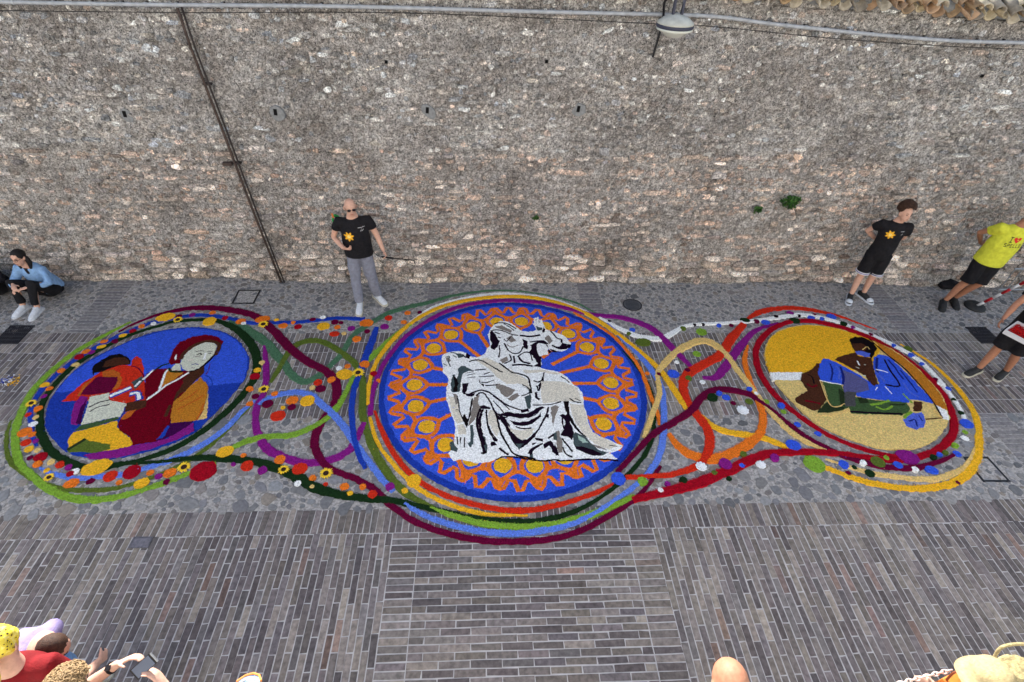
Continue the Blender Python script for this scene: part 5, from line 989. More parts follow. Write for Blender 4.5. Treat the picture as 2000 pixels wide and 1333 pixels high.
class Person:
    def __init__(s, label, o, yaw, h=1.75, skin=m_skin, vox=.012):
        s.o = np.array([o[0], o[1], 0.]); s.f = np.array([math.sin(yaw), -math.cos(yaw), 0]); s.r = np.array([-math.cos(yaw), -math.sin(yaw), 0]); s.k = h/1.75
        s.root = empty('person', tuple(s.o)); tag(s.root, label, 'person'); s.skin = skin; s.body = MB(); s.vox = vox; s.yaw = yaw
    def L(s, r, f, u): return s.o+(s.r*r+s.f*f+np.array([0, 0, u]))*s.k
    def head(s, c, turn=0, tilt=0, scale=1.0):
        """c = local centre; turn to the person's left positive, tilt forward positive"""
        c = s.L(*c); fd = s.f*math.cos(turn)-s.r*math.sin(turn); rt = s.r*math.cos(turn)+s.f*math.sin(turn); up = np.array([0, 0, 1.])
        fd, up = fd*math.cos(tilt)-up*math.sin(tilt), up*math.cos(tilt)+fd*math.sin(tilt)
        s.hc, s.hr, s.hf, s.hu = c, rt, fd, up; k = s.k*scale; s.hk = k
        R = np.stack([rt, fd, up], 1); b = s.body
        b.ell(c+up*.022*k, (.076*k, .094*k, .098*k), R); b.ell(c+fd*.022*k-up*.045*k, (.060*k, .070*k, .075*k), R); b.ell(c+fd*.045*k-up*.085*k, (.036*k, .034*k, .028*k), R)
        b.tube([c+fd*.088*k+up*.01*k, c+fd*.108*k-up*.025*k], [.008*k, .015*k], 8); b.ell(c+fd*.098*k-up*.030*k, (.016*k, .013*k, .010*k), R)
        for q in (-1, 1):
            b.ell(c+rt*q*.083*k-fd*.008*k-up*.008*k, (.013*k, .021*k, .032*k), R@rotz(q*.35), 10, 7)
    def P(s, a, b_, c): return s.hc+(s.hr*a+s.hf*b_+s.hu*c)*s.hk
    def face(s, glasses=False, shades=False):
        R = np.stack([s.hr, s.hf, s.hu], 1)
        for q in (-1, 1):
            if not shades:
                MB().ell(s.P(q*.031, .079, .004), np.array((.012, .008, .007))*s.hk, R, 8, 6).build('eye', m_eye, s.root, True)
                MB().tube([s.P(q*.016, .090, .024), s.P(q*.032, .088, .029), s.P(q*.047, .078, .024)], .0035*s.hk, 6).build('eyebrow', s.browm if hasattr(s, 'browm') else m_hairb, s.root)
        MB().ell(s.P(0, .081, -.066), np.array((.022, .008, .006))*s.hk, R, 10, 6).build('mouth', m_lip, s.root, True)
        if shades or glasses:
            gl = MB().tube([s.P(-.062, .085, .008), s.P(0, .104, .010), s.P(.062, .085, .008)], .003*s.hk, 6).build('sunglasses' if shades else 'glasses', m_eye, s.root)
            for q in (-1, 1):
                if shades: MB().ell(s.P(q*.032, .094, .002), np.array((.027, .007, .020))*s.hk, R, 12, 8).build('lens', m_glass, gl, True)
                else: MB().tube([s.P(q*.032+.022*math.cos(t), .098, .002+.018*math.sin(t)) for t in np.linspace(0, 2*PI, 13)], .0025*s.hk, 5, cap=False).build('lens_rim', m_eye, gl)
                MB().tube([s.P(q*.062, .085, .008), s.P(q*.082, .0, .012)], .0025*s.hk, 5).build('temple', m_eye, gl)
    def trunk(s, spine, radii):
        s.body.tube([s.L(*p) for p in spine], [(a*s.k, b*s.k) for a, b in radii], 16, side=s.r)
    def limb(s, pts, rad): s.body.tube([s.L(*p) for p in pts], [r*s.k for r in rad], 12)
    def arm(s, sh, el, wr, hd, nrm, side, curl=.7):
        m1 = tuple(np.array(sh)*.5+np.array(el)*.5); m2 = tuple(np.array(el)*.65+np.array(wr)*.35)
        s.limb([sh, m1, el, m2, wr], [.052, .047, .039, .040, .026])
        hd = s.r*hd[0]+s.f*hd[1]+np.array([0, 0, hd[2]]); nrm = s.r*nrm[0]+s.f*nrm[1]+np.array([0, 0, nrm[2]])
        hand(s.body, s.L(*wr), hd, nrm, side, curl, s.k)
    def leg(s, hip, kn, an): 
        m1 = tuple(np.array(hip)*.5+np.array(kn)*.5+np.array((0, .01, 0))); m2 = tuple(np.array(kn)*.65+np.array(an)*.35+np.array((0, -.015, 0)))
        s.limb([hip, m1, kn, m2, an], [.082, .070, .054, .055, .037])
    def done(s, it=3): return blob(s.body, 'body', s.skin, s.root, s.vox, it)
    def garment(s, name, parts, m, disp=.006, it=4, vox=.013, dsc=11):
        mb = MB()
        for pts, rad in parts:
            mb.tube([s.L(*p) for p in pts], [tuple(v*s.k for v in r) if isinstance(r, tuple) else r*s.k for r in rad], 18, side=s.r if isinstance(rad[0], tuple) else None)
        return blob(mb, name, m, s.root, vox, it, disp, dsc)
    def shoes(s, feet, m, ms, z=1.0):
        for an, td in feet:
            td = s.r*td[0]+s.f*td[1]; mb = MB(); foot(mb, s.L(*an), td, s.k*z); sh = blob(mb, 'shoe', m, s.root, .009, 2)
            mb = MB(); sole(mb, s.L(*an), td, s.k*z); mb.build('sole', ms, sh)
    def print_on(s, shirt, polys, m, name, org, ux, uy, nrm, off=.004):
        """lay flat lettering / emblem polygons on the cloth by projecting along -nrm"""
        bvh = BVHTree.FromPolygons([v.co[:] for v in shirt.data.vertices], [p.vertices[:] for p in shirt.data.polygons])
        mb = MB(); nrm = Vector(nrm).normalized()
        for poly_ in polys:
            tri = tessellate_polygon([[Vector((a, b, 0)) for a, b in poly_]]); vs = []
            for a, b in poly_:
                p = Vector(org)+Vector(ux)*a+Vector(uy)*b+nrm*.3; hit = bvh.ray_cast(p, -nrm, 1.0)[0]
                vs.append(tuple((hit if hit is not None else p-nrm*.3)+nrm*off))
            mb.add(vs, [tuple(t) for t in tri]+[tuple(t[::-1]) for t in tri][:0])
        return mb.build(name, m, shirt)
def flower_polys(r):
    out = []
    for k in range(7):
        a = 2*PI*k/7+.2; c, s_ = math.cos(a), math.sin(a)
        out.append([(u*c-v*s_, u*s_+v*c) for u, v in ((.12*r, -.09*r), (.45*r, -.24*r), (.75*r, -.17*r), (r, 0), (.75*r, .17*r), (.45*r, .24*r), (.12*r, .09*r))])
    return out
def text_polys(txt, size, x0=0, y0=0, bar=.16):
    """tiny stroke lettering made of bars"""
    G_ = {'I': [((.5, 0), (.5, 1)), ((.2, 0), (.8, 0)), ((.2, 1), (.8, 1))], 'S': [((.85, .95), (.2, .95)), ((.2, .95), (.15, .55)), ((.15, .55), (.8, .5)), ((.8, .5), (.85, .05)), ((.85, .05), (.15, .05))], 'P': [((.2, 0), (.2, 1)), ((.2, .95), (.8, .95)), ((.8, .95), (.8, .5)), ((.8, .5), (.2, .5))], 'E': [((.2, 0), (.2, 1)), ((.2, .95), (.85, .95)), ((.2, .5), (.7, .5)), ((.2, .05), (.85, .05))], 'L': [((.2, 0), (.2, 1)), ((.2, .05), (.85, .05))], 'O': [((.2, .05), (.2, .95)), ((.2, .95), (.8, .95)), ((.8, .95), (.8, .05)), ((.8, .05), (.2, .05))], '-': [((.05, .5), (1, .6))], '/': [((.1, .1), (.9, .9))]}
    out = []
    for i, ch in enumerate(txt):
        for (ax, ay), (bx_, by) in G_.get(ch, []):
            p, q = np.array([ax, ay]), np.array([bx_, by]); d = q-p; n = np.array([-d[1], d[0]])/np.linalg.norm(d)*bar/2; e = d/np.linalg.norm(d)*bar*.3
            out.append([tuple((v*size*np.array([.72, 1])+np.array([x0+i*size*.78, y0]))) for v in (p-e-n, q+e-n, q+e+n, p-e+n)])
    return out
TS = lambda slL, slR: None
def tshirt(P, m, shR, elR, shL, elL, hem=.88, frac=.55, fat=1.0, name='t_shirt', spine=None):
    sp = spine or [(0, 0, hem), (0, 0, hem+.10), (0, .005, 1.16), (0, .005, 1.32), (0, 0, 1.42), (0, -.01, 1.475)]
    parts = [(sp, [(.178*fat, .128*fat), (.176*fat, .132*fat), (.178*fat, .130*fat), (.190, .130), (.165, .105), (.075, .072)])]
    for sh, el in ((shR, elR), (shL, elL)):
        e = tuple(np.array(sh)*(1-frac)+np.array(el)*frac); mid = tuple(np.array(sh)*.5+np.array(e)*.5); inn = (sh[0]*.6, sh[1], sh[2]-.02)
        parts.append(([inn, sh, mid, e], [.075, .076, .070, .068]))
    return P.garment(name, parts, m, .007)

# --- bald man with sunglasses by the wall
p0 = G(719, 590); P = Person('bald man in black flower T-shirt and grey jeans standing against the wall', p0, .12, 1.77, m_skin3); man = P
P.head((.0, .03, 1.635), .25, .05); P.trunk([(0, 0, .90), (0, 0, 1.15), (0, 0, 1.36), (0, 0, 1.45), (0, .015, 1.56)], [(.15, .10), (.15, .11), (.17, .10), (.09, .07), (.055, .058)])
shR, elR, wrR = (.205, 0, 1.415), (.31, -.03, 1.16), (.16, .20, 1.10); shL, elL, wrL = (-.205, 0, 1.415), (-.29, .0, 1.16), (-.36, .13, .99)
P.arm(shR, elR, wrR, (-.8, .5, .15), (-.3, -.3, .4), 1, 1.5); P.arm(shL, elL, wrL, (-.35, .6, -.55), (.6, .2, -.3), -1, 1.6)
P.leg((.09, 0, .92), (.115, .05, .50), (.11, .12, .09)); P.leg((-.09, 0, .92), (-.115, .02, .50), (-.15, -.05, .09)); P.done(); P.face(shades=True)
sh = tshirt(P, m_blk, shR, elR, shL, elL, .87, .5, 1.12)
P.print_on(sh, flower_polys(.075), m_flo, 'flower_print', P.L(.075, .2, 1.24), -P.r, np.array([0, 0, 1.]), P.f); P.print_on(sh, flower_polys(.03), m_floc, 'flower_centre', P.L(.075, .2, 1.24), -P.r, np.array([0, 0, 1.]), P.f, .007)
P.print_on(sh, text_polys('--/-', .03)+text_polys('//', .028, .03, -.04), m_wprint, 'chest_lettering', P.L(-.06, .2, 1.345), -P.r, np.array([0, 0, 1.]), P.f)
P.garment('jeans', [([(0, 0, .99), (0, 0, .86)], [(.165, .118), (.175, .125)]), ([(.088, 0, .90), (.112, .05, .50), (.11, .11, .10)], [.100, .080, .072]), ([(-.088, 0, .90), (-.112, .02, .50), (-.15, -.05, .10)], [.100, .080, .072])], m_gjean, .007)
P.shoes([((.11, .12, .09), (.05, 1)), ((-.15, -.05, .09), (-.55, .8))], m_shoew, m_sole, 1.12)
a = P.L(-.40, .22, .93); b = a+np.array([.40, -.10, .02]); st_ = empty('selfie_stick', tuple(a)); tag(st_, 'black telescopic stick held by the man in grey jeans', 'stick')
MB().tube([a-(b-a)*.18, a+(b-a)*.25], .014, 8).build('grip', m_blk, st_); MB().tube([a+(b-a)*.25, b], .008, 8).build('rod', m_eye, st_); MB().tube([b, b+np.array([.01, 0, -.07])], .007, 8).build('tip', m_eye, st_)
MB().tube(spline([tuple(a), tuple(P.L(-.26, .17, .95)), tuple(P.L(-.2, .14, 1.06))]), .004, 6).build('cord', m_eye, st_)
bp = empty('backpack', tuple(P.L(.1, -.2, 1.1))); tag(bp, 'dark backpack with a green strap behind the shoulder of the bald man', 'backpack')
mb = MB(); mb.tube([P.L(.03, -.20, .98), P.L(.03, -.21, 1.2), P.L(.03, -.19, 1.36)], [(.13, .07), (.15, .08), (.10, .05)], 14, side=P.r); blob(mb, 'bag', m_blk, bp, .014, 4, .006)
mb = MB(); mb.tube(spline([P.L(.20, -.10, 1.42), P.L(.25, -.08, 1.46), P.L(.27, -.02, 1.42), P.L(.25, -.08, 1.36)]), (.022, .014), 8); mb.build('strap', mat('green_nylon', (34, 150, 70), .6, 20, .15), bp, True)
MB().tube([P.L(.255, -.02, 1.46), P.L(.265, -.03, 1.52)], .012, 8).build('tag', mat('orange_nylon', (206, 120, 60), .6, 20, .15), bp)

# --- boy with curly hair
p0 = G(1668, 582); P = Person('curly haired boy in black flower T-shirt and black shorts standing by the wall', p0, -.38, 1.70, m_skin3)
P.head((-.02, .04, 1.625), .40, -.12); P.trunk([(0, 0, .90), (0, 0, 1.15), (0, 0, 1.36), (0, 0, 1.45), (-.01, .02, 1.55)], [(.13, .09), (.12, .09), (.15, .09), (.08, .06), (.048, .05)])
shR, elR, wrR = (.18, 0, 1.40), (.29, -.12, 1.18), (.08, -.19, 1.02); shL, elL, wrL = (-.18, 0, 1.40), (-.24, -.13, 1.17), (-.04, -.19, 1.00)
P.arm(shR, elR, wrR, (-1, -.1, -.1), (0, -1, 0), 1, .8); P.arm(shL, elL, wrL, (1, -.1, -.1), (0, -1, 0), -1, .8)
P.leg((.085, 0, .92), (.095, .03, .50), (.09, .06, .09)); P.leg((-.085, 0, .92), (-.09, -.01, .50), (-.12, -.07, .09)); P.done(); P.face()
sh = tshirt(P, m_blk, shR, elR, shL, elL, .84, .55, .98)
P.print_on(sh, flower_polys(.07), m_flo, 'flower_print', P.L(.045, .2, 1.29), -P.r, np.array([0, 0, 1.]), P.f); P.print_on(sh, flower_polys(.028), m_floc, 'flower_centre', P.L(.045, .2, 1.29), -P.r, np.array([0, 0, 1.]), P.f, .007)
P.print_on(sh, text_polys('--', .03)+text_polys('/', .028, .02, -.04), m_wprint, 'chest_lettering', P.L(-.075, .2, 1.345), -P.r, np.array([0, 0, 1.]), P.f)
so_ = P.garment('shorts', [([(0, 0, .97), (0, 0, .84)], [(.15, .11), (.175, .125)]), ([(.088, 0, .90), (.10, .03, .53)], [.105, .105]), ([(-.088, 0, .90), (-.10, 0, .53)], [.105, .105])], m_blk, .006)
for q, dy in ((.10, .03), (-.10, 0)):
    for z, m in ((.535, m_wprint), (.550, mat('violet_trim', (92, 84, 150), .8, 20, .1)), (.563, m_wprint)):
        MB().tube([P.L(q+.105*math.cos(t), dy+.105*math.sin(t), z) for t in np.linspace(0, 2*PI, 21)], .0065, 5, cap=False).build('trim', m, so_)
P.shoes([((.09, .06, .09), (.15, 1)), ((-.12, -.07, .09), (-.65, .75))], m_shoed, m_shoew, 1.08)
for an, td in (((.09, .06, .09), (.15, 1)), ((-.12, -.07, .09), (-.65, .75))):
    d = P.r*td[0]+P.f*td[1]; d /= np.linalg.norm(d); g = P.L(*an); g = np.array([g[0], g[1], 0])
    MB().ell(g+d*.15+np.array([0, 0, .045]), (.052, .06, .034), rotz(math.atan2(d[1], d[0])+PI/2), 12, 8).build('toe_cap', m_shoew, P.root, True)
def curls(P, m, n, r, l, zmin=-.02, name='hair', wid=.006, up=.04, rad=(.088, .105, .115), face=.35):
    mb = MB(); R = np.stack([P.hr, P.hf, P.hu], 1); b0 = MB()
    b0.ell(P.hc+P.hu*.055*P.hk-P.hf*.035*P.hk, np.array(rad)*P.hk*np.array((.88, .80, .74)), R, 16, 10)
    for _ in range(n):
        while True:
            v = rng.normal(0, 1, 3); v /= np.linalg.norm(v)
            if v[2] > zmin+(.55*v[1] if v[1] > face*.5 else 0) and not (v[1] > face-.15 and v[2] < .5): break
        c = P.hc+P.hu*up*P.hk-P.hf*.012*P.hk+R@(v*np.array(rad))*P.hk*rng.uniform(.93, 1.12); t = rng.normal(0, 1, 3); t -= t@(R@v)*(R@v); t /= np.linalg.norm(t); s_ = np.cross(R@v, t); ph = rng.uniform(0, 6)
        pts = [c+(t*math.cos(a+ph)+s_*math.sin(a+ph))*r*rng.uniform(.8, 1.2)+(R@v)*l*a/6 for a in np.linspace(0, 5.2, 8)]
        mb.tube(pts, [wid*.7]+[wid]*6+[wid*.5], 5)
    o = mb.build(name, m, P.root, True); tag(o, kind='stuff'); b0.build('scalp_hair', m, P.root, True)
curls(P, m_hairb, 520, .020, .016, -.02, wid=.0075, up=.066, rad=(.104, .112, .116))

# --- man in yellow shirt with the barrier post
p0 = G(1862, 597); P = Person('person in bright yellow printed T-shirt and black shorts stepping beside a barrier post', p0, -.2, 1.78, m_skin2)
P.head((-.12, .06, 1.66), .5, .2); sp = [(-.02, 0, .90), (-.05, 0, 1.15), (-.08, .01, 1.36), (-.09, .01, 1.45), (-.11, .03, 1.57)]
P.trunk(sp, [(.15, .10), (.15, .11), (.17, .10), (.09, .07), (.055, .058)])
shR, elR, wrR = (.12, 0, 1.41), (.22, -.18, 1.22), (.06, -.26, 1.02); shL, elL, wrL = (-.30, .02, 1.41), (-.42, .10, 1.14), (-.50, .26, .92)
P.arm(shR, elR, wrR, (-.9, -.2, -.3), (0, -1, 0), 1, .8); P.arm(shL, elL, wrL, (-.4, .5, -.7), (.8, .3, -.2), -1, 1.5)
P.leg((.06, 0, .92), (.10, .05, .50), (.18, .02, .09)); P.leg((-.11, 0, .92), (-.08, .07, .50), (-.02, -.10, .09)); P.done(); P.face(); P.browm = m_hairk
MB().ell(P.P(0, -.015, .045), np.array((.084, .10, .09))*P.hk, np.stack([P.hr, P.hf, P.hu], 1)).build('hair', m_hairk, P.root, True)
sh = tshirt(P, m_yel, shR, elR, shL, elL, .84, .55, 1.22, spine=[(-.02, 0, .84), (-.03, 0, .95), (-.05, .005, 1.16), (-.08, .01, 1.32), (-.09, .01, 1.42), (-.10, 0, 1.475)])
up = np.array([0, 0, 1.]); og = P.L(-.10, .2, 1.27)
P.print_on(sh, text_polys('I', .075, -.11, .0)+text_polys('SPELLO', .05, -.14, -.075), m_bprint, 'lettering', og, -P.r, up, P.f)
hp = [(0, -.045), (-.05, .01), (-.045, .04), (-.02, .045), (0, .025), (.02, .045), (.045, .04), (.05, .01)]
P.print_on(sh, [[(a-.005, b+.035) for a, b in hp]], m_rprint, 'heart_print', og, -P.r, up, P.f)
P.garment('shorts', [([(-.02, 0, .98), (-.02, 0, .86)], [(.165, .118), (.178, .128)]), ([(.06, 0, .90), (.10, .05, .50)], [.105, .100]), ([(-.11, 0, .90), (-.08, .07, .50)], [.105, .100])], m_blk, .007)
P.shoes([((.18, .02, .09), (.45, 1)), ((-.02, -.10, .09), (.1, 1))], m_shoed, m_shoed, 1.1)
# barrier post
g = G(1903, 600); tp = P.L(-.52, .32, .86); d = tp-g; d = d/np.linalg.norm(d); bt = empty('barrier_post', (g[0], g[1], 0)); tag(bt, 'red and white striped barrier post on a round black base', 'barrier post')
MB().lathe((g[0], g[1], 0), [(.155, .0), (.155, .022), (.13, .045), (.04, .055)], 26).build('base', m_shoed, bt, True)
m_rw = mat('post_red', (176, 28, 36), .45, 10, .1); m_ww = mat('post_white', (206, 206, 208), .45, 10, .1); q = np.linspace(.04, 1.02, 8)
for i in range(7): MB().tube([g+d*q[i], g+d*q[i+1]], .021, 12).build('stripe', m_ww if i % 2 == 0 else m_rw, bt, True)
MB().ell(g+d*1.03, .03, None, 12, 8).build('knob', m_rw, bt, True)
# black bag and folded metal barrier against the wall
b0 = G(1850, 563); bg_ = empty('black_bag', (b0[0], b0[1], 0)); tag(bg_, 'black bag lying on the cobbles against the wall', 'bag')
mb = MB(); mb.tube([b0+np.array([-.16, 0, .05]), b0+np.array([0, .02, .09]), b0+np.array([.17, 0, .06])], [(.05, .07), (.09, .13), (.06, .08)], 12, side=(0, 0, 1.)); blob(mb, 'bag_body', m_blk, bg_, .012, 3, .012, 14)
MB().tube(spline([b0+np.array([-.08, -.05, .12]), b0+np.array([0, -.12, .15]), b0+np.array([.09, -.06, .12])]), .009, 8).build('handle', m_blk, bg_)
f0 = G(1942, 575); fr = empty('metal_barrier', (f0[0]+.4, f0[1], 0)); tag(fr, 'grey metal crowd barrier standing on the cobbles behind the yellow shirt', 'barrier')
m_galv = mat('galvanised_steel', (150, 154, 158), .45, 20, .15, metal=.6)
for z in (.10, .52): MB().tube([f0+np.array([0, 0, z]), f0+np.array([1.5, .02, z])], .016, 8).build('rail', m_galv, fr)
for k in range(12): MB().tube([f0+np.array([.02+k*.13, 0, .10]), f0+np.array([.02+k*.13, 0, .52])], .009, 6).build('bar', m_galv, fr)
for k in (.2, 1.2): MB().tube([f0+np.array([k, -.18, .012]), f0+np.array([k, 0, .10]), f0+np.array([k, .12, .012])], .012, 6).build('foot', m_galv, fr)

# --- black-clad helper carrying a tray
p0 = (G(1905, 722)+G(1943, 748))/2+np.array([.08, .04, 0]); P = Person('helper in black shorts carrying a white tray beside the orange petal ring', p0, -1.15, 1.74, m_skin2)
P.head((0, .06, 1.63), 0, .25); P.browm = m_hairk; P.trunk([(0, 0, .90), (0, .02, 1.15), (0, .05, 1.36), (0, .06, 1.45), (0, .07, 1.55)], [(.15, .10), (.15, .11), (.17, .10), (.09, .07), (.055, .058)])
shR, elR, wrR = (.20, .05, 1.41), (.24, .20, 1.16), (.20, .40, 1.02); shL, elL, wrL = (-.20, .05, 1.41), (-.26, .10, 1.13), (-.20, .26, .96)
P.arm(shR, elR, wrR, (-.1, .6, -.7), (-.7, -.1, -.2), 1, .9); P.arm(shL, elL, wrL, (.1, .9, -.1), (.1, 0, 1), -1, .6)
P.leg((.085, 0, .92), (.10, .10, .50), (.10, .16, .09)); P.leg((-.085, 0, .92), (-.09, .02, .50), (-.10, -.16, .09)); P.done(); P.face()
MB().ell(P.P(0, -.015, .045), np.array((.084, .10, .09))*P.hk, np.stack([P.hr, P.hf, P.hu], 1)).build('hair', m_hairk, P.root, True)
sh = tshirt(P, m_blk, shR, elR, shL, elL, .84, .55, 1.05); P.print_on(sh, flower_polys(.07), m_flo, 'flower_print', P.L(.06, .25, 1.28), -P.r, up, P.f)
P.garment('shorts', [([(0, 0, .98), (0, 0, .86)], [(.165, .118), (.178, .128)]), ([(.088, 0, .90), (.10, .10, .50)], [.108, .104]), ([(-.088, 0, .90), (-.09, .02, .50)], [.108, .104])], m_blk, .007)
P.shoes([((.10, .16, .09), (.1, 1)), ((-.10, -.16, .09), (-.1, 1))], m_shoed, m_sole, 1.1)
tc = P.L(-.16, .42, .96); ty = empty('tray', tuple(tc)); tag(ty, 'shallow white tray of red petals carried by the helper in black', 'tray')
Rt = rotz(P.yaw+.1); MB().box(tc, (.46, .34, .012), Rt).build('base', m_ww, ty)
for dx, dy, sx, sy in ((0, .17, .46, .014), (0, -.17, .46, .014), (.23, 0, .014, .34), (-.23, 0, .014, .34)): MB().box(tc+Rt@np.array([dx, dy, .025]), (sx, sy, .06), Rt).build('rim', m_ww, ty)
n = 2200; pp = tc+(Rt@np.stack([rng.uniform(-.21, .21, n), rng.uniform(-.15, .15, n), rng.uniform(.012, .035, n)])).T; a = rng.normal(0, 1, (n, 3)); a[:, 2] *= .4; b = np.cross(a, rng.normal(0, 1, (n, 3))); b[:, 2] *= .4; a *= .012/np.linalg.norm(a, axis=1)[:, None]; b *= .008/np.linalg.norm(b, axis=1)[:, None]
hp_ = empty('petal_heap', tuple(tc)); tag(hp_, 'red petals heaped in the white tray', 'petals'); link('petals', big_quads(np.stack([pp-a, pp+b, pp+a, pp-b], 1), np.array(lin((196, 34, 36)))*rng.uniform(.7, 1.2, (n, 1))), petal_mat('red'), hp_)

# --- people sitting against the wall at the far left
def sitter(label, base, yaw, mj, mp, msh, hairm, skin, glasses=True, jacket='denim_jacket'):
    P = Person(label, base, yaw, 1.66, skin, .012)
    P.head((.0, .18, .80), .1, -.05); P.browm = hairm
    P.trunk([(0, 0, .12), (0, .04, .34), (0, .10, .54), (0, .13, .62), (.01, .17, .72)], [(.16, .12), (.14, .11), (.16, .10), (.08, .06), (.05, .05)])
    shR, elR, wrR = (.18, .11, .58), (.24, .26, .40), (.10, .42, .46); shL, elL, wrL = (-.18, .11, .58), (-.27, .22, .38), (-.10, .40, .42)
    P.arm(shR, elR, wrR, (-.6, .6, .0), (0, 0, -1), 1, .8); P.arm(shL, elL, wrL, (.6, .5, .0), (0, 0, -1), -1, .8)
    P.leg((.10, .06, .12), (.15, .40, .46), (.13, .46, .08)); P.leg((-.10, .06, .12), (-.14, .38, .46), (-.11, .48, .08)); P.done(); P.face(glasses=glasses)
    P.garment('trousers', [([(0, -.04, .12), (0, .12, .13)], [(.19, .11), (.18, .11)]), ([(.10, .06, .13), (.15, .40, .46), (.13, .46, .14)], [.115, .088, .062]), ([(-.10, .06, .13), (-.14, .38, .46), (-.11, .48, .14)], [.115, .088, .062])], mp, .008)
    P.garment(jacket, [([(0, -.02, .10), (0, .03, .28), (0, .08, .48), (0, .12, .58), (0, .14, .63)], [(.20, .15), (.19, .145), (.195, .13), (.15, .10), (.08, .075)]), ([(.12, .10, .56), shR, elR, (.13, .40, .45)], [.08, .076, .064, .050]), ([(-.12, .10, .56), shL, elL, (-.13, .38, .41)], [.08, .076, .064, .050])], mj, .011, dsc=14)
    P.shoes([((.13, .48, .08), (.12, 1)), ((-.11, .50, .08), (-.12, 1))], msh, m_shoew, 1.0)
    MB().ell(P.P(0, -.02, .035), np.array((.088, .104, .10))*P.hk, np.stack([P.hr, P.hf, P.hu], 1)).build('hair', hairm, P.root, True)
    MB().tube([P.P(-.08, -.03, .0), P.P(-.085, -.04, -.10), P.P(-.07, -.02, -.2)], [.03, .035, .015], 8).build('hair_lock', hairm, P.root, True); MB().tube([P.P(.08, -.03, .0), P.P(.085, -.04, -.10), P.P(.07, -.02, -.2)], [.03, .035, .015], 8).build('hair_lock', hairm, P.root, True)
    MB().ell(P.L(0, .16, .52), np.array((.06, .05, .12)), np.stack([P.r, P.f, up], 1)).build('shirt_front', m_blk, P.root, True)
    return P
b1 = G(108, 573); sitter('dark haired person in light blue denim jacket crouching against the wall', b1, -.12, m_denim, m_bpant, m_shoew, m_hairk, m_skin3)
b2 = b1+np.array([-.80, .03, 0]); sitter('person in all dark clothes crouching against the wall beside the denim jacket', b2, .15, mat('dark_jacket', (26, 26, 34), .9, 20, .3, .4, 100), m_bpant, mat('pale_shoe', (150, 170, 180), .6, 20, .1), m_hairk, m_skin, False, 'jacket')

# --- onlookers below the window, in the sun
def onlooker(label, hp, z, skin, shirt, trousers, yaw=PI, tilt=.35, turn=0, arms=None, vox=.010, sleeve=.5, hs=1.0, world=None):
    c = G(hp[0], hp[1], z); k = (z+.12)/1.75; P = Person(label, (c[0], c[1]-.07*k), yaw, 1.75*k, skin, vox)
    P.head((0, .07, z/k), turn, tilt, hs); P.trunk([(0, 0, .90), (0, 0, 1.15), (0, 0, 1.36), (0, 0, 1.45), (0, .04, 1.56)], [(.15, .10), (.15, .11), (.17, .10), (.09, .07), (.055, .058)])
    shR, shL = (.205, 0, 1.415), (-.205, 0, 1.415); elR, wrR, elL, wrL = (arms or ((.26, -.02, 1.14), (.22, .16, .96), (-.26, -.02, 1.14), (-.22, .16, .96)))[:4]
    hdR, nR, hdL, nL, cl = (arms[4:] if arms and len(arms) > 4 else ((0, .6, -.6), (-.7, 0, 0), (0, .6, -.6), (.7, 0, 0), .7))
    if world:
        lo = lambda q: (float((q-P.o)@P.r)/P.k, float((q-P.o)@P.f)/P.k, float(q[2])/P.k); ld = lambda q: (float(q@P.r), float(q@P.f), float(q[2]))
        elR, wrR, elL, wrL = [lo(q) for q in world[:4]]; hdR, nR, hdL, nL = [ld(q) for q in world[4:8]]
    P.arm(shR, elR, wrR, hdR, nR, 1, cl); P.arm(shL, elL, wrL, hdL, nL, -1, cl)
    P.leg((.09, 0, .92), (.10, .02, .50), (.10, 0, .09)); P.leg((-.09, 0, .92), (-.10, .02, .50), (-.10, 0, .09)); P.done(); P.face()
    tshirt(P, shirt, shR, elR, shL, elL, .87, sleeve, 1.05)
    P.garment('trousers', [([(0, 0, .98), (0, 0, .86)], [(.165, .118), (.175, .125)]), ([(.088, 0, .90), (.10, .02, .50), (.10, 0, .10)], [.100, .080, .070]), ([(-.088, 0, .90), (-.10, .02, .50), (-.10, 0, .10)], [.100, .080, .070])], trousers, .006)
    P.shoes([((.10, 0, .09), (.1, 1)), ((-.10, 0, .09), (-.1, 1))], m_shoed, m_sole, 1.05)
    return P
m_lil = mat('lilac_cotton', (146, 134, 176), .85, 20, .12, .4, 90); m_redc = mat('red_cotton', (120, 12, 20), .85, 20, .15, .4, 90); m_navy = mat('navy_cotton', (40, 48, 70), .9, 20, .2, .4, 90); m_wht = mat('white_cotton', (176, 172, 160), .85, 20, .08, .4, 90)
P = onlooker('bald onlooker with sunlit bare head under the window', (1425, 1338), 1.70, m_skin2, m_navy, m_gjean, hs=1.28)
MB().ell(P.P(0, -.012, -.012), np.array((.0795, .090, .072))*P.hk, np.stack([P.hr, P.hf, P.hu], 1)).build('short_hair', mat('grey_stubble', (150, 132, 116), .8, 160, .4, .5, 300), P.root, True)
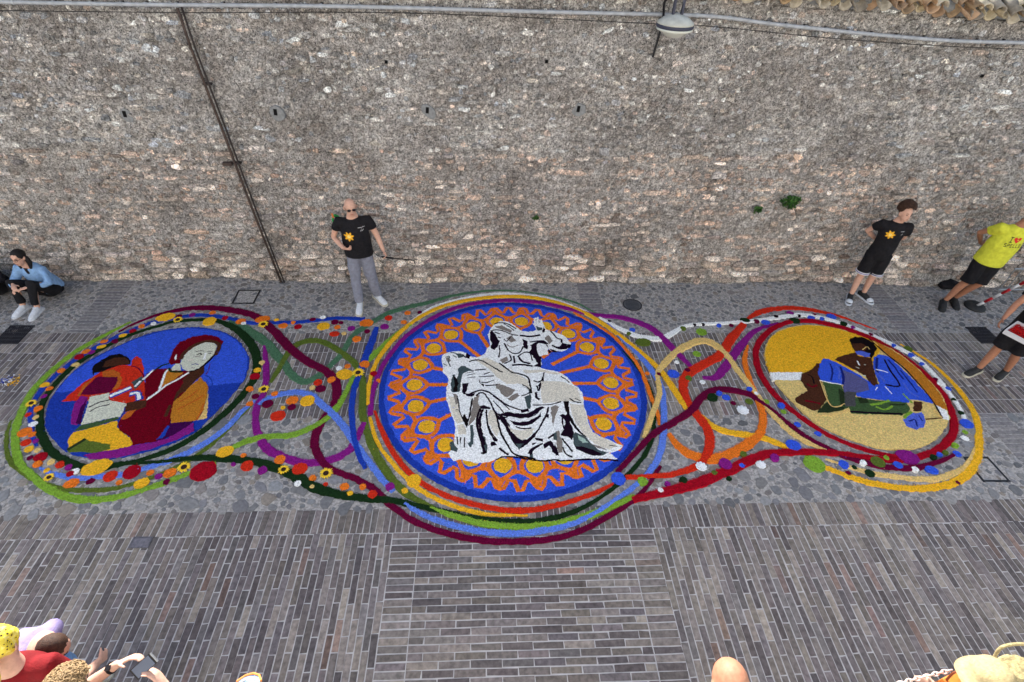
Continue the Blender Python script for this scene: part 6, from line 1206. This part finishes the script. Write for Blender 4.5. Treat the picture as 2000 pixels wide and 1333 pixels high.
# curly onlooker photographing with a phone
ph = G(281, 1302, 1.50)
P = onlooker('curly blond onlooker raising both hands to photograph the carpet', (136, 1346), 1.60, m_skin3, mat('black_top', (30, 28, 32), .9, 20, .2, .4, 90), m_gjean, turn=-.25, vox=.0075,
    world=(G(335, 1400, 1.20), G(322, 1336, 1.40), G(156, 1350, 1.32), G(230, 1297, 1.48), G(292, 1308, 1.49)-G(322, 1336, 1.40), np.array([-.7, .2, .3]), G(282, 1272, 1.52)-G(230, 1297, 1.48), np.array([.5, -.5, -.5])))
curls(P, m_hairc, 900, .013, .012, -.25, wid=.0045, up=.03, rad=(.098, .118, .118), face=.5)
px_ = empty('phone', tuple(ph)); tag(px_, 'black smartphone held up by the curly blond onlooker', 'phone')
ax = G(300, 1288, 1.54)-G(262, 1322, 1.47); ax /= np.linalg.norm(ax); nz_ = np.array([0, 0, CAMH])-ph; nz_ -= ax*np.dot(nz_, ax); nz_ /= np.linalg.norm(nz_); bx_ = np.cross(nz_, ax); Rp = np.stack([bx_, ax, nz_], 1)
MB().box(ph, (.076, .155, .009), Rp, bev=.002).build('case', m_eye, px_); MB().box(ph+nz_*.0055, (.068, .128, .002), Rp).build('screen', mat('phone_screen', (74, 84, 104), .15, 6, .15, spec=.6), px_); MB().box(ph+ax*.079, (.07, .006, .010), Rp).build('top_edge', m_galv, px_)
w_ = G(222, 1302, 1.465); wt = empty('wristwatch', tuple(w_)); tag(wt, 'dark wristwatch on the raised arm of the curly onlooker', 'watch')
dv = G(230, 1297, 1.48)-G(156, 1350, 1.32); dv /= np.linalg.norm(dv); MB().tube([w_-dv*.009-dv*.02, w_+dv*.009-dv*.02], .034, 14).build('strap', m_blk, wt); MB().box(w_-dv*.02+np.array([0, -.01, .034]), (.03, .03, .01)).build('dial', m_eye, wt)
# red-shirted and lilac onlookers with patterned scarf
P = onlooker('onlooker in dark red shirt with a yellow patterned headscarf', (4, 1262), 1.60, m_skin3, m_redc, m_gjean, yaw=PI+.1, tilt=.45)
m_scarf = bpy.data.materials.new('patterned_scarf'); m_scarf.use_nodes = True
n_ = m_scarf.node_tree.nodes; vo = n_.new('ShaderNodeTexVoronoi'); vo.inputs['Scale'].default_value = 42; ge = n_.new('ShaderNodeNewGeometry'); m_scarf.node_tree.links.new(ge.outputs['Position'], vo.inputs['Vector']); cr = n_.new('ShaderNodeValToRGB'); cr.color_ramp.interpolation = 'CONSTANT'
cr.color_ramp.elements[0].color = (*lin((60, 40, 20)), 1); cr.color_ramp.elements[1].position = .25; cr.color_ramp.elements[1].color = (*lin((222, 200, 60)), 1); e = cr.color_ramp.elements.new(.62); e.color = (*lin((232, 216, 110)), 1)
m_scarf.node_tree.links.new(vo.outputs['Distance'], cr.inputs[0]); m_scarf.node_tree.links.new(cr.outputs[0], n_['Principled BSDF'].inputs['Base Color'])
mb = MB(); R = np.stack([P.hr, P.hf, P.hu], 1); mb.ell(P.P(0, -.015, .04), np.array((.10, .115, .105))*P.hk, R); mb.tube([P.P(0, -.10, .0), P.P(.02, -.16, -.08), P.P(.03, -.15, -.18)], [.05, .05, .02], 10)
sc_ = blob(mb, 'headscarf', m_scarf, P.root, .008, 3, .008, 30)
hip, nk, hd_ = G(34, 1282, .92), G(84, 1268, 1.20), G(104, 1266, 1.24)
P = Person('person in lilac shirt bending down beside the red shirt and yellow headscarf', hip[:2], PI/2+.15, 1.6, m_skin, .010); lo = lambda q: (float((q-P.o)@P.r)/P.k, float((q-P.o)@P.f)/P.k, float(q[2])/P.k)
P.head(lo(hd_), 0, .9); P.trunk([lo(hip), lo(hip*.5+nk*.5+np.array([0, 0, .05])), lo(nk), lo(hd_)], [(.15, .11), (.15, .11), (.12, .08), (.05, .05)])
q1, q2 = lo(nk*.92+hip*.08), lo(nk*.9+hip*.1)
for sd_, nm in ((1, 0), (-1, 0)):
    sh_ = (q1[0]+sd_*.17, q1[1], q1[2]-.03); P.arm(sh_, (q1[0]+sd_*.17, q1[1]-.10, q1[2]-.24), (q1[0]+sd_*.12, q1[1]-.26, q1[2]-.40), (0, -.4, -.8), (-sd_*.7, 0, 0), sd_, .6)
P.leg((.09, 0, .88), (.10, .05, .48), (.10, 0, .09)); P.leg((-.09, 0, .88), (-.10, .05, .48), (-.10, 0, .09)); P.done(); P.face()
P.garment('shirt', [([lo(hip-np.array([.02, 0, .05])), lo(hip*.6+nk*.4+np.array([0, 0, .07])), lo(hip*.25+nk*.75+np.array([0, 0, .05])), lo(nk)], [(.16, .12), (.165, .125), (.16, .10), (.07, .06)])]+[([(q1[0]+sd_*.10, q1[1]-.02, q1[2]-.02), (q1[0]+sd_*.17, q1[1], q1[2]-.03), (q1[0]+sd_*.17, q1[1]-.08, q1[2]-.18)], [.08, .078, .07]) for sd_ in (1, -1)], m_lil, .012, dsc=16)
P.garment('trousers', [([(0, 0, .95), (0, 0, .84)], [(.165, .118), (.175, .125)]), ([(.088, 0, .88), (.10, .05, .48), (.10, 0, .10)], [.100, .080, .070]), ([(-.088, 0, .88), (-.10, .05, .48), (-.10, 0, .10)], [.100, .080, .070])], m_denim, .006)
P.shoes([((.10, 0, .09), (.1, 1)), ((-.10, 0, .09), (-.1, 1))], m_shoew, m_sole, 1.0)
MB().ell(P.P(0, -.02, .03), np.array((.086, .10, .098))*P.hk, np.stack([P.hr, P.hf, P.hu], 1)).build('hair', m_hairb, P.root, True)
# blue cap
P = onlooker('onlooker under a pale blue striped cap', (470, 1382), 1.62, m_skin, m_navy, m_gjean)
mb = MB(); R = np.stack([P.hr, P.hf, P.hu], 1); mb.ell(P.P(0, -.005, .045), np.array((.094, .112, .09))*P.hk, R); mb.ell(P.P(0, .115, .03), np.array((.075, .07, .012))*P.hk, R@rotx(-.25)); cp_ = blob(mb, 'cap', mat('blue_cap', (126, 160, 214), .85, 40, .2, .3, 90), P.root, .008, 2)
for q in (-.05, 0, .05): MB().tube([P.P(q*1.2, math.sqrt(1-(q/.1)**2)*.11*math.cos(t)-.005, .045+.094*math.sqrt(1-(q/.1)**2)*math.sin(t)) for t in np.linspace(.1, 3, 12)], .006, 6).build('stripe', m_wht, cp_)
MB().tube([P.P(-.07, .13, .035), P.P(-.04, .175, .022), P.P(0, .19, .02), P.P(.04, .175, .022), P.P(.07, .13, .035)], .007, 6).build('visor_edge', mat('orange_trim', (226, 140, 70), .7, 20, .1), cp_)
# white sun hat, straw bag, orange bag and plastic chain
P = onlooker('onlooker in a cream sun hat and white shirt', (1930, 1334), 1.60, m_skin3, m_wht, m_gjean, yaw=PI+.3)
mb = MB(); R = np.stack([P.hr, P.hf, P.hu], 1); prof = [(.165, -.012), (.17, -.004), (.14, .012), (.112, .03), (.108, .08), (.085, .115), (.03, .125)]; seg = 28
v = [P.P(0, -.01, .045)+R@np.array([r_*math.cos(2*PI*k/seg)*(1+.03*math.sin(5*k)), r_*math.sin(2*PI*k/seg), z_+(.01*math.sin(3*2*PI*k/seg) if r_ > .15 else 0)])*P.hk for r_, z_ in prof for k in range(seg)]
mb.add(v, [(i*seg+k, i*seg+(k+1) % seg, (i+1)*seg+(k+1) % seg, (i+1)*seg+k) for i in range(len(prof)-1) for k in range(seg)]+[tuple(range(seg))[::-1], tuple((len(prof)-1)*seg+k for k in range(seg))]); mb.build('sun_hat', mat('cream_straw', (168, 152, 112), .9, 60, .2, .6, 160), P.root, True)
bc = G(1990, 1318, 1.25); bb = empty('straw_bag', tuple(bc)); tag(bb, 'woven straw bag with a loop handle held beside the cream sun hat', 'bag')
m_straw = mat('woven_straw', (164, 150, 108), .9, 50, .35, .9, 130, dist=.01); mb = MB(); mb.tube([bc+np.array([0, 0, -.24]), bc+np.array([0, 0, -.1]), bc+np.array([0, 0, .02])], [(.15, .09), (.18, .11), (.19, .12)], 20, side=(1., 0, 0)); blob(mb, 'bag_body', m_straw, bb, .009, 2, .004, 60)
MB().tube(spline([bc+np.array([-.12, .09, .0]), bc+np.array([-.11, .13, .12]), bc+np.array([.0, .14, .15]), bc+np.array([.11, .13, .12]), bc+np.array([.12, .09, .0])]), .011, 8).build('handle', m_straw, bb, True)
oc = G(1866, 1326, 1.30); ob_ = empty('orange_bag', tuple(oc)); tag(ob_, 'small orange leather bag beside the cream sun hat', 'bag')
mb = MB(); mb.box(oc+np.array([0, 0, -.1]), (.13, .07, .16), rotz(.3)); blob(mb, 'bag_body', mat('orange_leather', (206, 116, 46), .6, 20, .2, .3, 90), ob_, .007, 3, .003); MB().tube(spline([oc+np.array([-.05, 0, -.02]), oc+np.array([-.03, .02, .06]), oc+np.array([.04, .02, .06]), oc+np.array([.05, 0, -.02])]), .008, 8).build('strap', mat('dark_leather', (110, 50, 20), .6, 20, .2), ob_)
ca, cb_ = G(1745, 1338, 1.12), G(1858, 1309, 1.28); ch = empty('bag_chain', tuple(ca)); tag(ch, 'pale chunky chain strap running to the orange bag', 'chain'); nl = 13; dv = (cb_-ca)/nl; m_chain = mat('pale_chain', (214, 190, 180), .4, 20, .1); dn = dv/np.linalg.norm(dv); s1 = np.cross(dn, (0, 0, 1.)); s1 /= np.linalg.norm(s1); s2 = np.cross(dn, s1)
for k in range(nl):
    c = ca+dv*(k+.5); sd_ = s1 if k % 2 else s2; ln = np.linalg.norm(dv)*.72
    MB().tube([c+dn*ln*math.cos(t)+sd_*.011*math.sin(t) for t in np.linspace(0, 2*PI, 15)], .0042, 6, cap=False).build('chain_link', m_chain, ch, True)
# ------------------------------------------------------------------ the house the picture is taken from (unseen behind the onlookers, added for its bounced sunlight)
hs = empty('house', (0, -.9, 0)); tag(hs, 'unseen plastered house facing the stone wall, added to bounce sunlight into the street', 'house'); m_plas = mat('warm_plaster', (184, 182, 178), .95, 4, .12, .3, 40); FY = -.75
xs_ = [-13, -7.5, -6.5, -4.3, -3.3, -.6, .6, 3.3, 4.3, 6.5, 7.5, 13]; zs_ = [-.05, 1.0, 2.2, 4.0, 5.7, 9.0]
for i in range(len(xs_)-1):
    for j in range(len(zs_)-1):
        op = i % 2 == 1 and j in (1, 3); yd = .18 if op else 0
        cx, cz = (xs_[i]+xs_[i+1])/2, (zs_[j]+zs_[j+1])/2; sx, sz = xs_[i+1]-xs_[i], zs_[j+1]-zs_[j]
        if not op: MB().box((cx, FY-.2, cz), (sx, .4, sz)).build('wall_block', m_plas, hs)
        elif not (i == 5 and j == 3):
            wn = MB().box((cx, FY-.30, cz), (sx, .05, sz)).build('window', mat('window_frame_wood', (96, 70, 50), .7, 20, .2), hs)
            for q in (-1, 1): MB().box((cx+q*sx*.24, FY-.27, cz), (sx*.40, .012, sz*.9)).build('pane', mat('window_glass', (60, 70, 80), .1, 5, .05, spec=.7), wn)
            MB().box((cx, FY+.02, zs_[j]-.03), (sx+.16, .16, .05)).build('sill', m_cem, wn)
MB().box((0, FY+.15, 9.05), (26.4, .9, .12)).build('eaves', m_rust, hs)
